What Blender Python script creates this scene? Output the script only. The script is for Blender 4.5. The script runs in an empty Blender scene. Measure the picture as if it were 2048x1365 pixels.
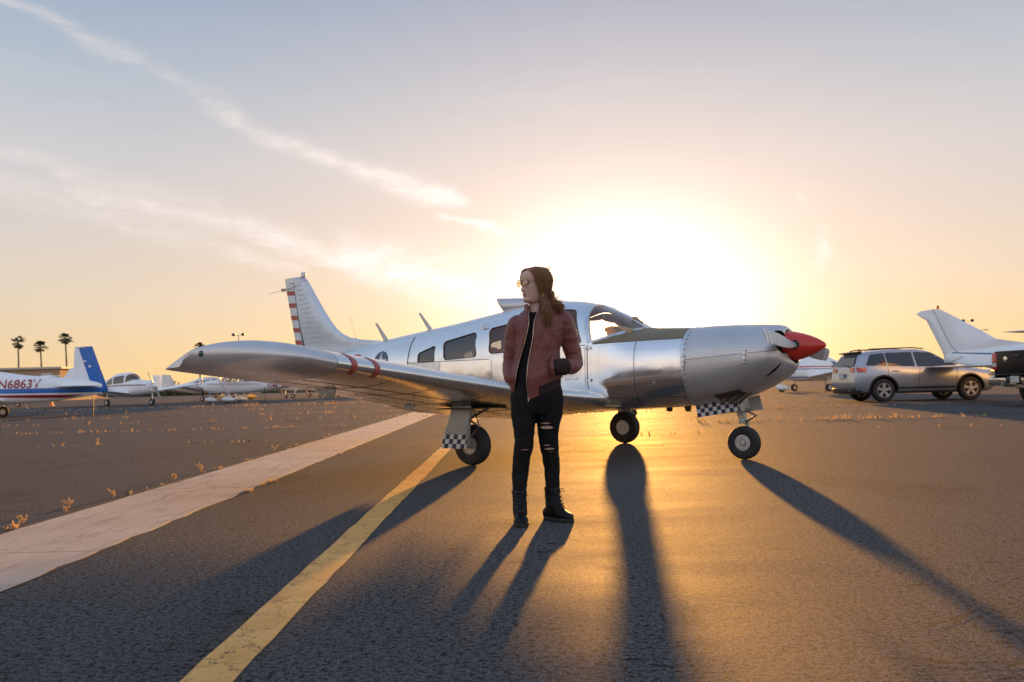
import bpy, bmesh, math, random
import numpy as np
from mathutils import Vector, Matrix
R = math.radians
S = bpy.context.scene
C = S.collection
random.seed(7)

# ---------------------------------------------------------------- camera
FPX, CAM_H, PITCH, ROLL = 1704.77, 0.8916, 0.048746, 0.024689
cam_d = bpy.data.cameras.new('camera'); cam = bpy.data.objects.new('camera', cam_d); C.objects.link(cam)
_cp, _sp, _c, _s = math.cos(PITCH), math.sin(PITCH), math.cos(ROLL), math.sin(ROLL)
_r0, _f0, _u0 = Vector((1, 0, 0)), Vector((0, _cp, _sp)), Vector((0, -_sp, _cp))
CR, CU, CF = _c * _r0 - _s * _u0, _s * _r0 + _c * _u0, _f0
mw = Matrix.Identity(4)
for i in range(3):
    mw[i][0], mw[i][1], mw[i][2] = CR[i], CU[i], -CF[i]
mw[2][3] = CAM_H
cam.matrix_world = mw
cam_d.sensor_width = 36.0; cam_d.sensor_fit = 'HORIZONTAL'; cam_d.lens = FPX / 2048 * 36
cam_d.clip_start = 0.05; cam_d.clip_end = 20000
cam_d.dof.use_dof = True; cam_d.dof.focus_distance = 6.2; cam_d.dof.aperture_fstop = 4.0
S.camera = cam

# ---------------------------------------------------------------- exposure, sky and sun
EXPO = 2.0
K = 2.0 ** -EXPO
S.view_settings.view_transform = 'Standard'; S.view_settings.look = 'None'
S.view_settings.exposure = EXPO; S.view_settings.gamma = 1.0
S.view_settings.use_curve_mapping = False
SUN_EL, SUN_AZ = R(3.7), R(7.4)          # azimuth measured from +Y towards +X
SUN = Vector((math.cos(SUN_EL) * math.sin(SUN_AZ), math.cos(SUN_EL) * math.cos(SUN_AZ), math.sin(SUN_EL)))
sl = bpy.data.lights.new('sun', 'SUN'); sl.energy = 3.2; sl.angle = R(0.9); sl.color = (1.0, 0.45, 0.09)
so = bpy.data.objects.new('sun', sl); C.objects.link(so); so.location = (0, 0, 60)
so.rotation_euler = SUN.to_track_quat('Z', 'Y').to_euler()

class NT:
    """small helper to wire node trees"""
    def __init__(s, tree): s.t = tree; s.n = tree.nodes; s.l = tree.links
    def new(s, typ, **kw):
        n = s.n.new(typ)
        for k, v in kw.items(): setattr(n, k, v)
        return n
    def put(s, sock, v):
        if isinstance(v, bpy.types.NodeSocket): s.l.new(v, sock)
        elif v is not None: sock.default_value = v
    def math(s, op, a, b=None, c=None, clamp=False):
        n = s.new('ShaderNodeMath', operation=op, use_clamp=clamp)
        s.put(n.inputs[0], a); s.put(n.inputs[1], b); s.put(n.inputs[2], c)
        return n.outputs[0]
    def vmath(s, op, a, b=None, out=0):
        n = s.new('ShaderNodeVectorMath', operation=op); s.put(n.inputs[0], a)
        if op == 'SCALE': s.put(n.inputs['Scale'], b)
        else: s.put(n.inputs[1], b)
        return n.outputs['Value'] if op in ('DOT_PRODUCT', 'LENGTH', 'DISTANCE') else n.outputs[0]
    def ramp(s, fac, stops, interp='LINEAR'):
        n = s.new('ShaderNodeValToRGB'); n.color_ramp.interpolation = interp
        e = n.color_ramp.elements
        while len(e) < len(stops): e.new(0.5)
        for i, (p, c) in enumerate(stops):
            e[i].position = p
            e[i].color = (c, c, c, 1) if isinstance(c, (int, float)) else (*c, 1)
        s.put(n.inputs[0], fac); return n.outputs[0]
    def mix(s, fac, a, b, blend='MIX'):
        n = s.new('ShaderNodeMix', data_type='RGBA', blend_type=blend)
        s.put(n.inputs[0], fac)
        s.put(n.inputs[6], a if isinstance(a, bpy.types.NodeSocket) else (*a, 1))
        s.put(n.inputs[7], b if isinstance(b, bpy.types.NodeSocket) else (*b, 1))
        return n.outputs[2]
    def noise(s, vec, scale, detail=4, rough=0.55, dist=0.0, out=0, dim='3D'):
        n = s.new('ShaderNodeTexNoise'); n.noise_dimensions = dim
        s.put(n.inputs['Vector'], vec); n.inputs['Scale'].default_value = scale
        n.inputs['Detail'].default_value = detail; n.inputs['Roughness'].default_value = rough
        n.inputs['Distortion'].default_value = dist
        return n.outputs[out]
    def map(s, vec, scale=(1, 1, 1), rot=(0, 0, 0), loc=(0, 0, 0)):
        n = s.new('ShaderNodeMapping'); s.put(n.inputs[0], vec)
        n.inputs['Location'].default_value = loc; n.inputs['Rotation'].default_value = rot; n.inputs['Scale'].default_value = scale
        return n.outputs[0]
    def bump(s, h, strength, dist, normal=None):
        n = s.new('ShaderNodeBump'); n.inputs['Strength'].default_value = strength
        n.inputs['Distance'].default_value = dist; s.put(n.inputs['Height'], h); s.put(n.inputs['Normal'], normal)
        return n.outputs[0]

def make_world():
    w = bpy.data.worlds.new('World'); S.world = w; w.use_nodes = True
    T = NT(w.node_tree); T.n.clear()
    d = T.new('ShaderNodeTexCoord').outputs['Generated']
    sep = T.new('ShaderNodeSeparateXYZ'); T.l.new(d, sep.inputs[0])
    X, Y, Z = sep.outputs
    el = T.math('MULTIPLY', T.math('ARCSINE', Z), 180 / math.pi)          # degrees
    az = T.math('MULTIPLY', T.math('ARCTAN2', X, Y), 180 / math.pi)
    cs = T.vmath('DOT_PRODUCT', d, tuple(SUN))
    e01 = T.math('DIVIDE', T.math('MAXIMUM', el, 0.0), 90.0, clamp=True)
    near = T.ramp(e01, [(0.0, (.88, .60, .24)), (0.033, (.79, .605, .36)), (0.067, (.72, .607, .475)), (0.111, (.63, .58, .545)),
                        (0.156, (.55, .56, .585)), (0.211, (.40, .475, .56)), (0.278, (.25, .355, .505)), (0.5, (.27, .38, .58)), (1.0, (.27, .38, .60))])  # last stops: unseen sky overhead, raised to add fill in the shade
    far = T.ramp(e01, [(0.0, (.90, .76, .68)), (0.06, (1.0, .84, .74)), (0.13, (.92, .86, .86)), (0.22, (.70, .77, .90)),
                       (0.4, (.46, .57, .78)), (1.0, (.25, .35, .57))])  # unseen sky behind the camera, raised as fill for shaded sides
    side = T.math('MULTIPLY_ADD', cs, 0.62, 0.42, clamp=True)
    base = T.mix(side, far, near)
    # aureole round the sun, a little wider than it is tall
    daz = T.math('SUBTRACT', az, math.degrees(SUN_AZ)); de = T.math('SUBTRACT', el, math.degrees(SUN_EL))
    ang = T.math('MULTIPLY', T.math('ARCCOSINE', T.math('MINIMUM', cs, 0.999999)), 180 / math.pi)
    a2 = T.math('MULTIPLY', ang, ang)
    flat = T.math('ADD', a2, T.math('MULTIPLY', T.math('MULTIPLY', de, de), 0.9))
    def halo(sig, q): return T.math('EXPONENT', T.math('MULTIPLY', q, -1.0 / (2 * sig * sig)))
    col = base
    for sig, q, c in ((17.5, a2, (.40, .21, .09)), (5.5, flat, (1.9, 1.72, 1.58)), (1.5, a2, (7., 4.0, 1.2))):
        h = T.vmath('SCALE', c, halo(sig, q))
        col = T.vmath('ADD', col, h)
    # cirrus: long streaks, in degrees of azimuth and elevation
    comb = T.new('ShaderNodeCombineXYZ'); T.put(comb.inputs[0], az); T.put(comb.inputs[1], el); comb.inputs[2].default_value = 0
    p = comb.outputs[0]
    n1 = T.noise(T.map(p, (.10, .24, 1)), 1.0, 5, .62, out=1)
    warp = T.vmath('SCALE', T.vmath('SUBTRACT', n1, (.5, .5, .5)), 3.2)
    pw = T.vmath('ADD', p, warp)
    wisp = T.noise(T.map(p, (.26, 1.0, 1), (0, 0, R(24))), 1.1, 8, .68)
    wisp = T.ramp(wisp, [(.22, 0.05), (.62, 1.0)])
    fine = T.noise(T.map(p, (.7, 2.4, 1), (0, 0, R(26))), 1.3, 6, .7)
    wisp = T.math('MULTIPLY', wisp, T.ramp(fine, [(.2, .45), (.75, 1.0)]))
    tot = None
    for a, b, wd, amp in STREAKS:
        ax, ay = a; bx, by = b
        ba = (bx - ax, by - ay, 0); bb = ba[0] ** 2 + ba[1] ** 2
        pa = T.vmath('SUBTRACT', pw, (ax, ay, 0))
        t = T.math('DIVIDE', T.vmath('DOT_PRODUCT', pa, ba), bb, clamp=True)
        dv = T.vmath('SUBTRACT', pa, T.vmath('SCALE', ba, t))
        dd = T.vmath('DOT_PRODUCT', dv, dv)
        g = T.math('MULTIPLY', T.math('EXPONENT', T.math('MULTIPLY', dd, -1.0 / (2 * wd * wd))), amp)
        tot = g if tot is None else T.math('MAXIMUM', tot, g)
    # a thin general veil of cirrus over the rest of the sky
    pl = T.new('ShaderNodeCombineXYZ'); zz = T.math('ADD', T.math('MAXIMUM', Z, 0.0), .08)
    T.put(pl.inputs[0], T.math('DIVIDE', X, zz)); T.put(pl.inputs[1], T.math('DIVIDE', Y, zz))
    veil = T.ramp(T.noise(T.map(pl.outputs[0], (.5, 1.1, 1), (0, 0, R(35))), .55, 7, .66, 0.6), [(.50, 0.0), (.80, .22)])
    cl = T.math('MAXIMUM', T.math('MULTIPLY', tot, wisp), T.math('MULTIPLY', veil, T.math('MULTIPLY', e01, 6.0, clamp=True)))
    lit = T.vmath('SCALE', (1.0, .88, .82), T.math('MULTIPLY_ADD', halo(13.0, a2), .55, .92))
    col = T.mix(T.math('MULTIPLY', cl, 1.0, clamp=True), col, T.vmath('MAXIMUM', lit, col))
    up = T.math('MULTIPLY_ADD', Z, 60.0, 1.0, clamp=True)
    col = T.mix(up, (.10, .075, .055), col)
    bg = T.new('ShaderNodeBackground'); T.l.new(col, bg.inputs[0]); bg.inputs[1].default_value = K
    sky = T.new('ShaderNodeTexSky', sky_type='NISHITA'); sky.sun_disc = False
    sky.sun_elevation = SUN_EL; sky.sun_rotation = SUN_AZ; sky.air_density = 1.0; sky.dust_density = 1.5
    bg2 = T.new('ShaderNodeBackground'); T.l.new(sky.outputs[0], bg2.inputs[0]); bg2.inputs[1].default_value = 0.05 * SKY_SHARE
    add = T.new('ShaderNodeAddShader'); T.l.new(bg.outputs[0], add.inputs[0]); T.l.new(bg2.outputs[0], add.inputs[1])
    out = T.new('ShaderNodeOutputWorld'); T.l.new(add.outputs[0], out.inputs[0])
SKY_SHARE = 0.03
def _dir(u, v):      # azimuth and elevation, in degrees, of a point of the sky
    d = CF + CR * ((u - 1024) / FPX) - CU * ((v - 682.5) / FPX)
    return (math.degrees(math.atan2(d.x, d.y)), math.degrees(math.atan2(d.z, math.hypot(d.x, d.y))))
STREAKS = [(_dir(*a), _dir(*b), w, m) for a, b, w, m in (
    ((-60, -30), (330, 150), .30, .6), ((330, 150), (560, 275), .38, .75), ((560, 275), (720, 340), .42, 1.0), ((700, 330), (912, 392), .42, 1.3),
    ((880, 432), (1010, 476), .22, 1.1), ((-100, 360), (330, 440), .40, .65), ((140, 365), (480, 450), .60, .9), ((480, 450), (700, 520), .6, 1.2),
    ((700, 510), (930, 580), 1.0, 1.4), ((-150, 280), (420, 395), .55, .45), ((250, 440), (600, 540), .35, .7),
    ((1600, 385), (1648, 470), .25, 1.0), ((1640, 440), (1652, 530), .30, .9), ((1649, 572), (1644, 608), .07, 2.5),
    ((-900, 200), (-200, 360), 1.2, .6), ((2300, 350), (3000, 430), 1.0, .5))]
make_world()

# ---------------------------------------------------------------- mesh helpers
def V(*a): return Vector(a)
def lerp(a, b, t): return a + (b - a) * t

class MB:
    def __init__(s): s.v = []; s.f = []; s.m = []
    def add(s, verts, faces, m=0):
        o = len(s.v); s.v.extend([tuple(p) for p in verts])
        for f in faces: s.f.append([i + o for i in f]); s.m.append(m)
        return s
    def grid(s, rows, closed=False, m=0, cap0=False, cap1=False, mfun=None):
        nr, nc = len(rows), len(rows[0]); o = len(s.v)
        for r in rows: s.v.extend([tuple(p) for p in r])
        for i in range(nr - 1):
            for j in range(nc if closed else nc - 1):
                k = (j + 1) % nc
                s.f.append([o + i * nc + j, o + i * nc + k, o + (i + 1) * nc + k, o + (i + 1) * nc + j])
                s.m.append(mfun(i, j) if mfun else m)
        if cap0: s.f.append([o + j for j in range(nc)][::-1]); s.m.append(m)
        if cap1: s.f.append([o + (nr - 1) * nc + j for j in range(nc)]); s.m.append(m)
        return s
    def tube(s, pts, r, n=8, m=0, caps=True, flat=1.0):
        pts = [Vector(p) for p in pts]; k = len(pts)
        rr = r if isinstance(r, (list, tuple)) else [r] * k
        rows = []; up = None
        for i, p in enumerate(pts):
            t = (pts[min(i + 1, k - 1)] - pts[max(i - 1, 0)]).normalized()
            if up is None:
                up = Vector((0, 0, 1)) if abs(t.z) < .9 else Vector((1, 0, 0))
            a = t.cross(up).normalized(); b = a.cross(t).normalized(); up = b
            rows.append([p + (a * math.cos(q) + b * math.sin(q) * flat) * rr[i] for q in (2 * math.pi * j / n for j in range(n))])
        return s.grid(rows, True, m, caps, caps)
    def box(s, c, d, m=0, rot=None):
        x, y, z = d[0] / 2, d[1] / 2, d[2] / 2
        vs = [Vector((a, b, e)) for a in (-x, x) for b in (-y, y) for e in (-z, z)]
        if rot: vs = [rot @ q for q in vs]
        return s.add([q + Vector(c) for q in vs], [(0, 1, 3, 2), (4, 6, 7, 5), (0, 4, 5, 1), (2, 3, 7, 6), (0, 2, 6, 4), (1, 5, 7, 3)], m)
    def lathe(s, prof, o, axis, n=24, m=0, cap=True, mfun=None):
        o = Vector(o); axis = Vector(axis).normalized()
        a = axis.orthogonal().normalized(); b = axis.cross(a)
        rows = [[o + axis * h + (a * math.cos(q) + b * math.sin(q)) * max(r, 1e-5) for q in (2 * math.pi * j / n for j in range(n))] for r, h in prof]
        return s.grid(rows, True, m, cap, cap, mfun)
    def prism(s, poly, d, m=0):
        """poly: 3-D points, d: extrusion vector"""
        n = len(poly); d = Vector(d); a = [Vector(p) for p in poly]; b = [p + d for p in a]
        return s.add(a + b, [list(range(n))[::-1], [n + i for i in range(n)]] + [[i, (i + 1) % n, n + (i + 1) % n, n + i] for i in range(n)], m)
    def build(s, name, mats, parent=None, smooth=True, sharp=35, bevel=0, recalc=True):
        me = bpy.data.meshes.new(name); me.from_pydata(s.v, [], s.f)
        mats = mats if isinstance(mats, (list, tuple)) else [mats]
        for q in mats: me.materials.append(q)
        if len(mats) > 1: me.polygons.foreach_set('material_index', s.m)
        if recalc or bevel:
            bm = bmesh.new(); bm.from_mesh(me)
            bmesh.ops.recalc_face_normals(bm, faces=bm.faces)
            if bevel:
                es = [e for e in bm.edges if len(e.link_faces) == 2 and e.calc_face_angle(0) > R(30)]
                bmesh.ops.bevel(bm, geom=es, offset=bevel, segments=2, profile=.5, affect='EDGES', clamp_overlap=True)
            bm.to_mesh(me); bm.free()
        if smooth:
            me.shade_smooth(); me.set_sharp_from_angle(angle=R(sharp))
        o = bpy.data.objects.new(name, me); C.objects.link(o)
        if parent is not None: o.parent = parent
        return o

def thing(name, label, cat, loc=(0, 0, 0), rotz=0.0, group=None):
    o = bpy.data.objects.new(name, None); C.objects.link(o); o.empty_display_size = .2
    o.location = loc; o.rotation_euler = (0, 0, rotz); o['label'] = label; o['category'] = cat
    if group: o['group'] = group
    return o
def tag(o, label, cat, group=None):
    o['label'] = label; o['category'] = cat
    if group: o['group'] = group
    return o
def structure(o): o['kind'] = 'structure'; return o
def stuff(o): o['kind'] = 'stuff'; return o
def lab(o, label): o['label'] = label; return o
def copy_tree(o, parent=None):
    c = o.copy(); C.objects.link(c); c.parent = parent
    for ch in o.children: copy_tree(ch, c)
    return c
def dup_part(o, loc=None, parent=None):
    c = o.copy(); C.objects.link(c); c.parent = parent or o.parent
    if loc is not None: c.location = loc
    return c
def boolean(o, cutter, op='DIFFERENCE', keep=False):
    md = o.modifiers.new('cut', 'BOOLEAN'); md.operation = op; md.object = cutter; md.solver = 'EXACT'
    try: md.material_mode = 'TRANSFER'
    except Exception: pass
    apply_mods(o)
    if not keep: bpy.data.objects.remove(cutter)
def apply_mods(o):
    bpy.context.view_layer.update()
    dg = bpy.context.evaluated_depsgraph_get()
    me = bpy.data.meshes.new_from_object(o.evaluated_get(dg), preserve_all_data_layers=True, depsgraph=dg)
    o.modifiers.clear(); o.data = me
def resmooth(o, sharp=35):
    o.data.shade_smooth(); o.data.set_sharp_from_angle(angle=R(sharp))

def pchip(xs, ys):
    xs = np.array(xs, float); ys = np.array(ys, float); h = np.diff(xs); dl = np.diff(ys) / h; n = len(xs); m = np.zeros(n)
    for i in range(1, n - 1):
        if dl[i - 1] * dl[i] > 0:
            w1, w2 = 2 * h[i] + h[i - 1], h[i] + 2 * h[i - 1]
            m[i] = (w1 + w2) / (w1 / dl[i - 1] + w2 / dl[i])
    m[0], m[-1] = dl[0], dl[-1]
    def f(x):
        x = min(max(x, xs[0]), xs[-1]); i = int(min(max(np.searchsorted(xs, x) - 1, 0), n - 2)); t = (x - xs[i]) / h[i]
        return float((1 + 2 * t) * (1 - t) ** 2 * ys[i] + t * (1 - t) ** 2 * h[i] * m[i] + t * t * (3 - 2 * t) * ys[i + 1] + t * t * (t - 1) * h[i] * m[i + 1])
    return f

class Hull:
    """a body of superellipse sections along x: stations are (x, top, bottom, half width, z of widest, upper exponent, lower exponent)"""
    def __init__(s, st):
        st = sorted(st); s.x0, s.x1 = st[0][0], st[-1][0]
        s.fn = [pchip([q[0] for q in st], [q[i] for q in st]) for i in range(1, 7)]
    def sec(s, x): return [f(x) for f in s.fn]
    def pt(s, x, th, off=0.0):
        zt, zb, hw, zc, nt, nb = s.sec(x)
        c, sn = math.cos(th), math.sin(th)
        H, n = (zt - zc, nt) if sn >= 0 else (zc - zb, nb)
        y = hw * math.copysign(abs(c) ** (2 / n), c); dz = H * abs(sn) ** (2 / n)
        z = zc + math.copysign(dz, sn)
        if off:
            g = Vector((0, math.copysign((abs(y) / hw) ** (n - 1) / hw, y), math.copysign((dz / H) ** (n - 1) / H, sn))).normalized()
            return Vector((x, y, z)) + g * off
        return Vector((x, y, z))
    def th_at(s, x, z):
        zt, zb, hw, zc, nt, nb = s.sec(x)
        if z >= zc:
            t = min(max((z - zc) / (zt - zc), 0), 1); return math.asin(t ** (nt / 2))
        t = min(max((zc - z) / (zc - zb), 0), 1); return -math.asin(t ** (nb / 2))
    def side(s, x, z, sg=-1, off=0.0):
        th = s.th_at(x, z)
        p = s.pt(x, th, off)
        return Vector((p.x, p.y * sg, p.z))
    def loft(s, mb, xs, n=48, m=0, cap0=True, cap1=True, mfun=None):
        rows = [[s.pt(x, 2 * math.pi * j / n) for j in range(n)] for x in xs]
        return mb.grid(rows, True, m, cap0, cap1, mfun)
    def patch(s, mb, poly, sg=-1, off=.002, m=0, rings=4, lift=None):
        """a sheet following the side inside a polygon of (x, z) points"""
        cx = sum(p[0] for p in poly) / len(poly); cz = sum(p[1] for p in poly) / len(poly)
        c = s.side(cx, cz, sg, off); vs = [c]; n = len(poly)
        for r in range(1, rings + 1):
            t = r / rings
            for p in poly: vs.append(s.side(lerp(cx, p[0], t), lerp(cz, p[1], t), sg, off))
        fs = [[0, 1 + j, 1 + (j + 1) % n] for j in range(n)]
        for r in range(rings - 1):
            for j in range(n):
                a, b = 1 + r * n + j, 1 + r * n + (j + 1) % n
                fs.append([a, b, b + n, a + n])
        return mb.add(vs, fs, m)
    def sheet(s, mb, xs, zlo, zhi, sg=-1, off=.002, nz=8, m=0, mfun=None):
        """a strip on the side between two curves z = zlo(x), z = zhi(x)"""
        rows = []
        for x in xs:
            a, b = (zlo(x) if callable(zlo) else zlo), (zhi(x) if callable(zhi) else zhi)
            rows.append([s.side(x, lerp(a, b, j / nz), sg, off) for j in range(nz + 1)])
        return mb.grid(rows, False, m, mfun=mfun)

def rounded(poly, r, n=4):
    """round the corners of a 2-D polygon"""
    out = []; k = len(poly)
    for i in range(k):
        p, a, b = Vector(poly[i]), Vector(poly[i - 1]), Vector(poly[(i + 1) % k])
        da, db = (a - p), (b - p); q = min(r, da.length * .45, db.length * .45)
        p0, p1 = p + da.normalized() * q, p + db.normalized() * q
        for j in range(n + 1):
            t = j / n; out.append(tuple((1 - t) ** 2 * p0 + 2 * t * (1 - t) * p + t * t * p1))
    return out
def densify(poly, step):
    out = []; k = len(poly)
    for i in range(k):
        a, b = Vector(poly[i]), Vector(poly[(i + 1) % k]); n = max(1, int((b - a).length / step))
        out += [tuple(a.lerp(b, j / n)) for j in range(n)]
    return out
def linspace(a, b, n): return [a + (b - a) * i / (n - 1) for i in range(n)]

def text_mesh(txt, height, shear=0.0, bold=0.0):
    """vertices (u, v) and faces of a line of lettering, width centred on 0, baseline 0"""
    cu = bpy.data.curves.new('t', 'FONT'); cu.body = txt; cu.size = 1.0; cu.shear = shear; cu.offset = bold; cu.resolution_u = 3
    o = bpy.data.objects.new('t', cu); C.objects.link(o); bpy.context.view_layer.update()
    me = bpy.data.meshes.new_from_object(o.evaluated_get(bpy.context.evaluated_depsgraph_get()))
    vs = np.array([v.co[:2] for v in me.vertices]); fs = [list(p.vertices) for p in me.polygons]
    bpy.data.objects.remove(o); bpy.data.meshes.remove(me)
    h = vs[:, 1].max() - vs[:, 1].min(); vs[:, 1] -= vs[:, 1].min(); vs[:, 0] -= (vs[:, 0].max() + vs[:, 0].min()) / 2
    return vs * (height / h), fs

# ---------------------------------------------------------------- materials
def mat(name, color, rough=.5, metal=0.0, spec=.5, var=0.0, vscale=6.0, bump=0.0, bscale=40.0, bdist=.004, rvar=0.0, coat=0.0, emit=None, detail=5, stretch=(1, 1, 1), bdetail=4):
    m = bpy.data.materials.new(name); m.use_nodes = True; T = NT(m.node_tree)
    b = T.n['Principled BSDF']; b.inputs['Roughness'].default_value = rough; b.inputs['Metallic'].default_value = metal
    b.inputs['Base Color'].default_value = (*color, 1); b.inputs['Specular IOR Level'].default_value = spec
    b.inputs['Coat Weight'].default_value = coat; b.inputs['Coat Roughness'].default_value = .06
    oc = T.new('ShaderNodeTexCoord').outputs['Object']
    oc = T.map(oc, stretch)
    if var:
        f = T.noise(oc, vscale, detail, .6)
        lo, hi = tuple(c * (1 - var) for c in color), tuple(min(1, c * (1 + var)) for c in color)
        T.l.new(T.ramp(f, [(.3, lo), (.7, hi)]), b.inputs['Base Color'])
    if rvar:
        f = T.noise(oc, vscale * 1.7, 5, .65)
        T.l.new(T.ramp(f, [(.3, max(.02, rough - rvar)), (.72, min(1, rough + rvar))]), b.inputs['Roughness'])
    if bump:
        T.l.new(T.bump(T.noise(oc, bscale, bdetail, .6), bump, bdist), b.inputs['Normal'])
    return m
def glass(name, tint=(1, 1, 1), refl=.06, rough=.0, f0=1.5):
    m = bpy.data.materials.new(name); m.use_nodes = True; T = NT(m.node_tree); T.n.clear()
    tr = T.new('ShaderNodeBsdfTransparent'); tr.inputs[0].default_value = (*tint, 1)
    gl = T.new('ShaderNodeBsdfGlossy'); gl.inputs['Roughness'].default_value = rough; gl.inputs[0].default_value = (1, 1, 1, 1)
    fr = T.new('ShaderNodeFresnel'); fr.inputs[0].default_value = f0
    mx = T.new('ShaderNodeMixShader'); T.l.new(T.math('ADD', fr.outputs[0], refl, clamp=True), mx.inputs[0])
    T.l.new(tr.outputs[0], mx.inputs[1]); T.l.new(gl.outputs[0], mx.inputs[2])
    out = T.new('ShaderNodeOutputMaterial'); T.l.new(mx.outputs[0], out.inputs[0])
    return m
M = {}
M['alu'] = mat('polished_aluminium', (.84, .85, .86), .16, 1.0, var=.05, vscale=3.0, rvar=.08, bump=.20, bscale=3.2, bdist=.05, detail=6, bdetail=.6)
M['finskin'] = mat('fin_skin', (.66, .72, .77), .42, .35, var=.06, vscale=6, bump=.05, bscale=6, bdist=.01)
M['alu_dull'] = mat('weathered_aluminium', (.70, .72, .74), .34, 1.0, var=.10, vscale=5.0, rvar=.08, bump=.06, bscale=5, bdist=.02)
M['silver'] = mat('silver_paint', (.60, .60, .61), .34, .62, var=.05, vscale=4.0, rvar=.04, bump=.02, bscale=4, bdist=.02)
M['wing'] = mat('wing_skin', (.80, .79, .78), .26, .9, var=.06, vscale=4.0, rvar=.07, bump=.05, bscale=3.0, bdist=.03)
M['seam'] = mat('dark_seam', (.03, .028, .026), .7)
M['deck'] = mat('olive_antiglare_paint', (.20, .165, .10), .5, 0.0, var=.1, vscale=6)
M['red'] = mat('red_paint', (.62, .035, .02), .32, coat=.35, var=.06, vscale=9, bump=.03, bscale=60, bdist=.002)
M['redstripe'] = mat('faded_red_stripe', (.46, .10, .08), .5, var=.12, vscale=18)
M['dkred'] = mat('dark_red_lettering', (.35, .03, .035), .45)
M['white'] = mat('white_paint', (.88, .89, .90), .35, coat=.15, var=.04, vscale=3)
M['blade'] = mat('propeller_grey_paint', (.50, .50, .47), .35, .35, var=.06, vscale=10)
M['lining'] = mat('cabin_lining', (.42, .33, .22), .9, var=.1)
M['seat'] = mat('tan_seat_cloth', (.45, .32, .18), .9, var=.12)
M['black'] = mat('black_plastic', (.014, .014, .015), .5, var=.2, vscale=20)
M['rubber'] = mat('tyre_rubber', (.022, .021, .020), .75, var=.25, vscale=14, bump=.15, bscale=90, bdist=.003)
M['rim'] = mat('wheel_rim', (.50, .49, .46), .42, .6, var=.15, vscale=20)
M['steel'] = mat('oily_steel', (.34, .32, .29), .4, .85, var=.2, vscale=24)
M['grime'] = mat('grimy_metal', (.10, .075, .05), .6, .3, var=.4, vscale=16)
M['navy'] = mat('navy_check', (.016, .024, .075), .4)
M['checkwhite'] = mat('white_check', (.74, .75, .76), .4)
M['rivet'] = mat('rivet_heads', (.50, .51, .52), .35, 1.0)
M['doorpaint'] = mat('gear_door_grey', (.42, .43, .41), .42, .3, var=.08, vscale=8)
M['glass'] = glass('window_glass', (.86, .88, .86), .03)
M['tint'] = glass('smoked_glass', (.34, .34, .36), .07)
M['navlight'] = mat('dark_green_lens', (.012, .06, .075), .12, coat=.6)
M['orange'] = mat('orange_plastic', (.75, .20, .03), .5)
# ---------------------------------------------------------------- ground
def asphalt():
    m = bpy.data.materials.new('asphalt'); m.use_nodes = True; T = NT(m.node_tree); b = T.n['Principled BSDF']
    P = T.new('ShaderNodeNewGeometry').outputs['Position']
    big = T.noise(P, .09, 6, .6); mid = T.noise(T.map(P, (.5, 1.6, 1)), .9, 7, .65); fine = T.noise(P, 150, 3, .6); grain = T.noise(P, 55, 5, .75)
    c = T.ramp(big, [(.3, (.080, .078, .079)), (.7, (.145, .135, .128))])
    c = T.mix(.55, c, T.ramp(mid, [(.3, (.072, .070, .072)), (.7, (.134, .125, .119))]))
    c = T.mix(.68, c, T.ramp(fine, [(.32, (.016, .016, .018)), (.50, (.108, .104, .102)), (.70, (.40, .38, .37))]))
    vor = T.new('ShaderNodeTexVoronoi'); vor.inputs['Scale'].default_value = 55; T.l.new(P, vor.inputs['Vector'])
    speck = T.ramp(vor.outputs['Distance'], [(.05, 1.0), (.13, 0.0)])
    keep = T.ramp(T.noise(P, 9, 3, .6), [(.52, 0.0), (.62, 1.0)])
    c = T.mix(T.math('MULTIPLY', T.math('MULTIPLY', speck, keep), .45), c, (.28, .26, .24))
    # short dark shrinkage marks
    cr = T.noise(T.map(P, (3.2, 16, 1)), 1.0, 5, .75, .8)
    crm = T.ramp(cr, [(.335, 1.0), (.37, 0.0)])
    c = T.mix(T.math('MULTIPLY', crm, .8), c, (.012, .011, .011))
    stain = T.ramp(T.noise(T.map(P, (.6, .25, 1), loc=(3, 1, 0)), 1.0, 4, .6), [(.54, 0.0), (.72, .5)])
    c = T.mix(stain, c, (.036, .033, .032))
    c = T.mix(T.math('MULTIPLY', T.ramp(T.noise(T.map(P, (38, 60, 1)), 1.0, 5, .7), [(.36, 1.0), (.45, 0.0)]), .8), c, (.010, .009, .009))  # shade inside the small pits, put into the colour as dark dashes
    T.l.new(c, b.inputs['Base Color'])
    T.l.new(T.ramp(mid, [(.3, .68), (.7, .82)]), b.inputs['Roughness'])
    b.inputs['Specular IOR Level'].default_value = .022
    h = T.math('ADD', T.math('MULTIPLY', grain, .7), T.math('MULTIPLY', fine, .45))
    h = T.math('SUBTRACT', h, T.math('MULTIPLY', crm, .35))
    pit = T.ramp(T.noise(T.map(P, (38, 60, 1)), 1.0, 5, .7), [(.36, 0.0), (.48, 1.0)]); h = T.math('ADD', h, T.math('MULTIPLY', pit, 1.0))
    T.l.new(T.bump(h, 1.0, .013), b.inputs['Normal'])
    return m
M['asphalt'] = asphalt()
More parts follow.
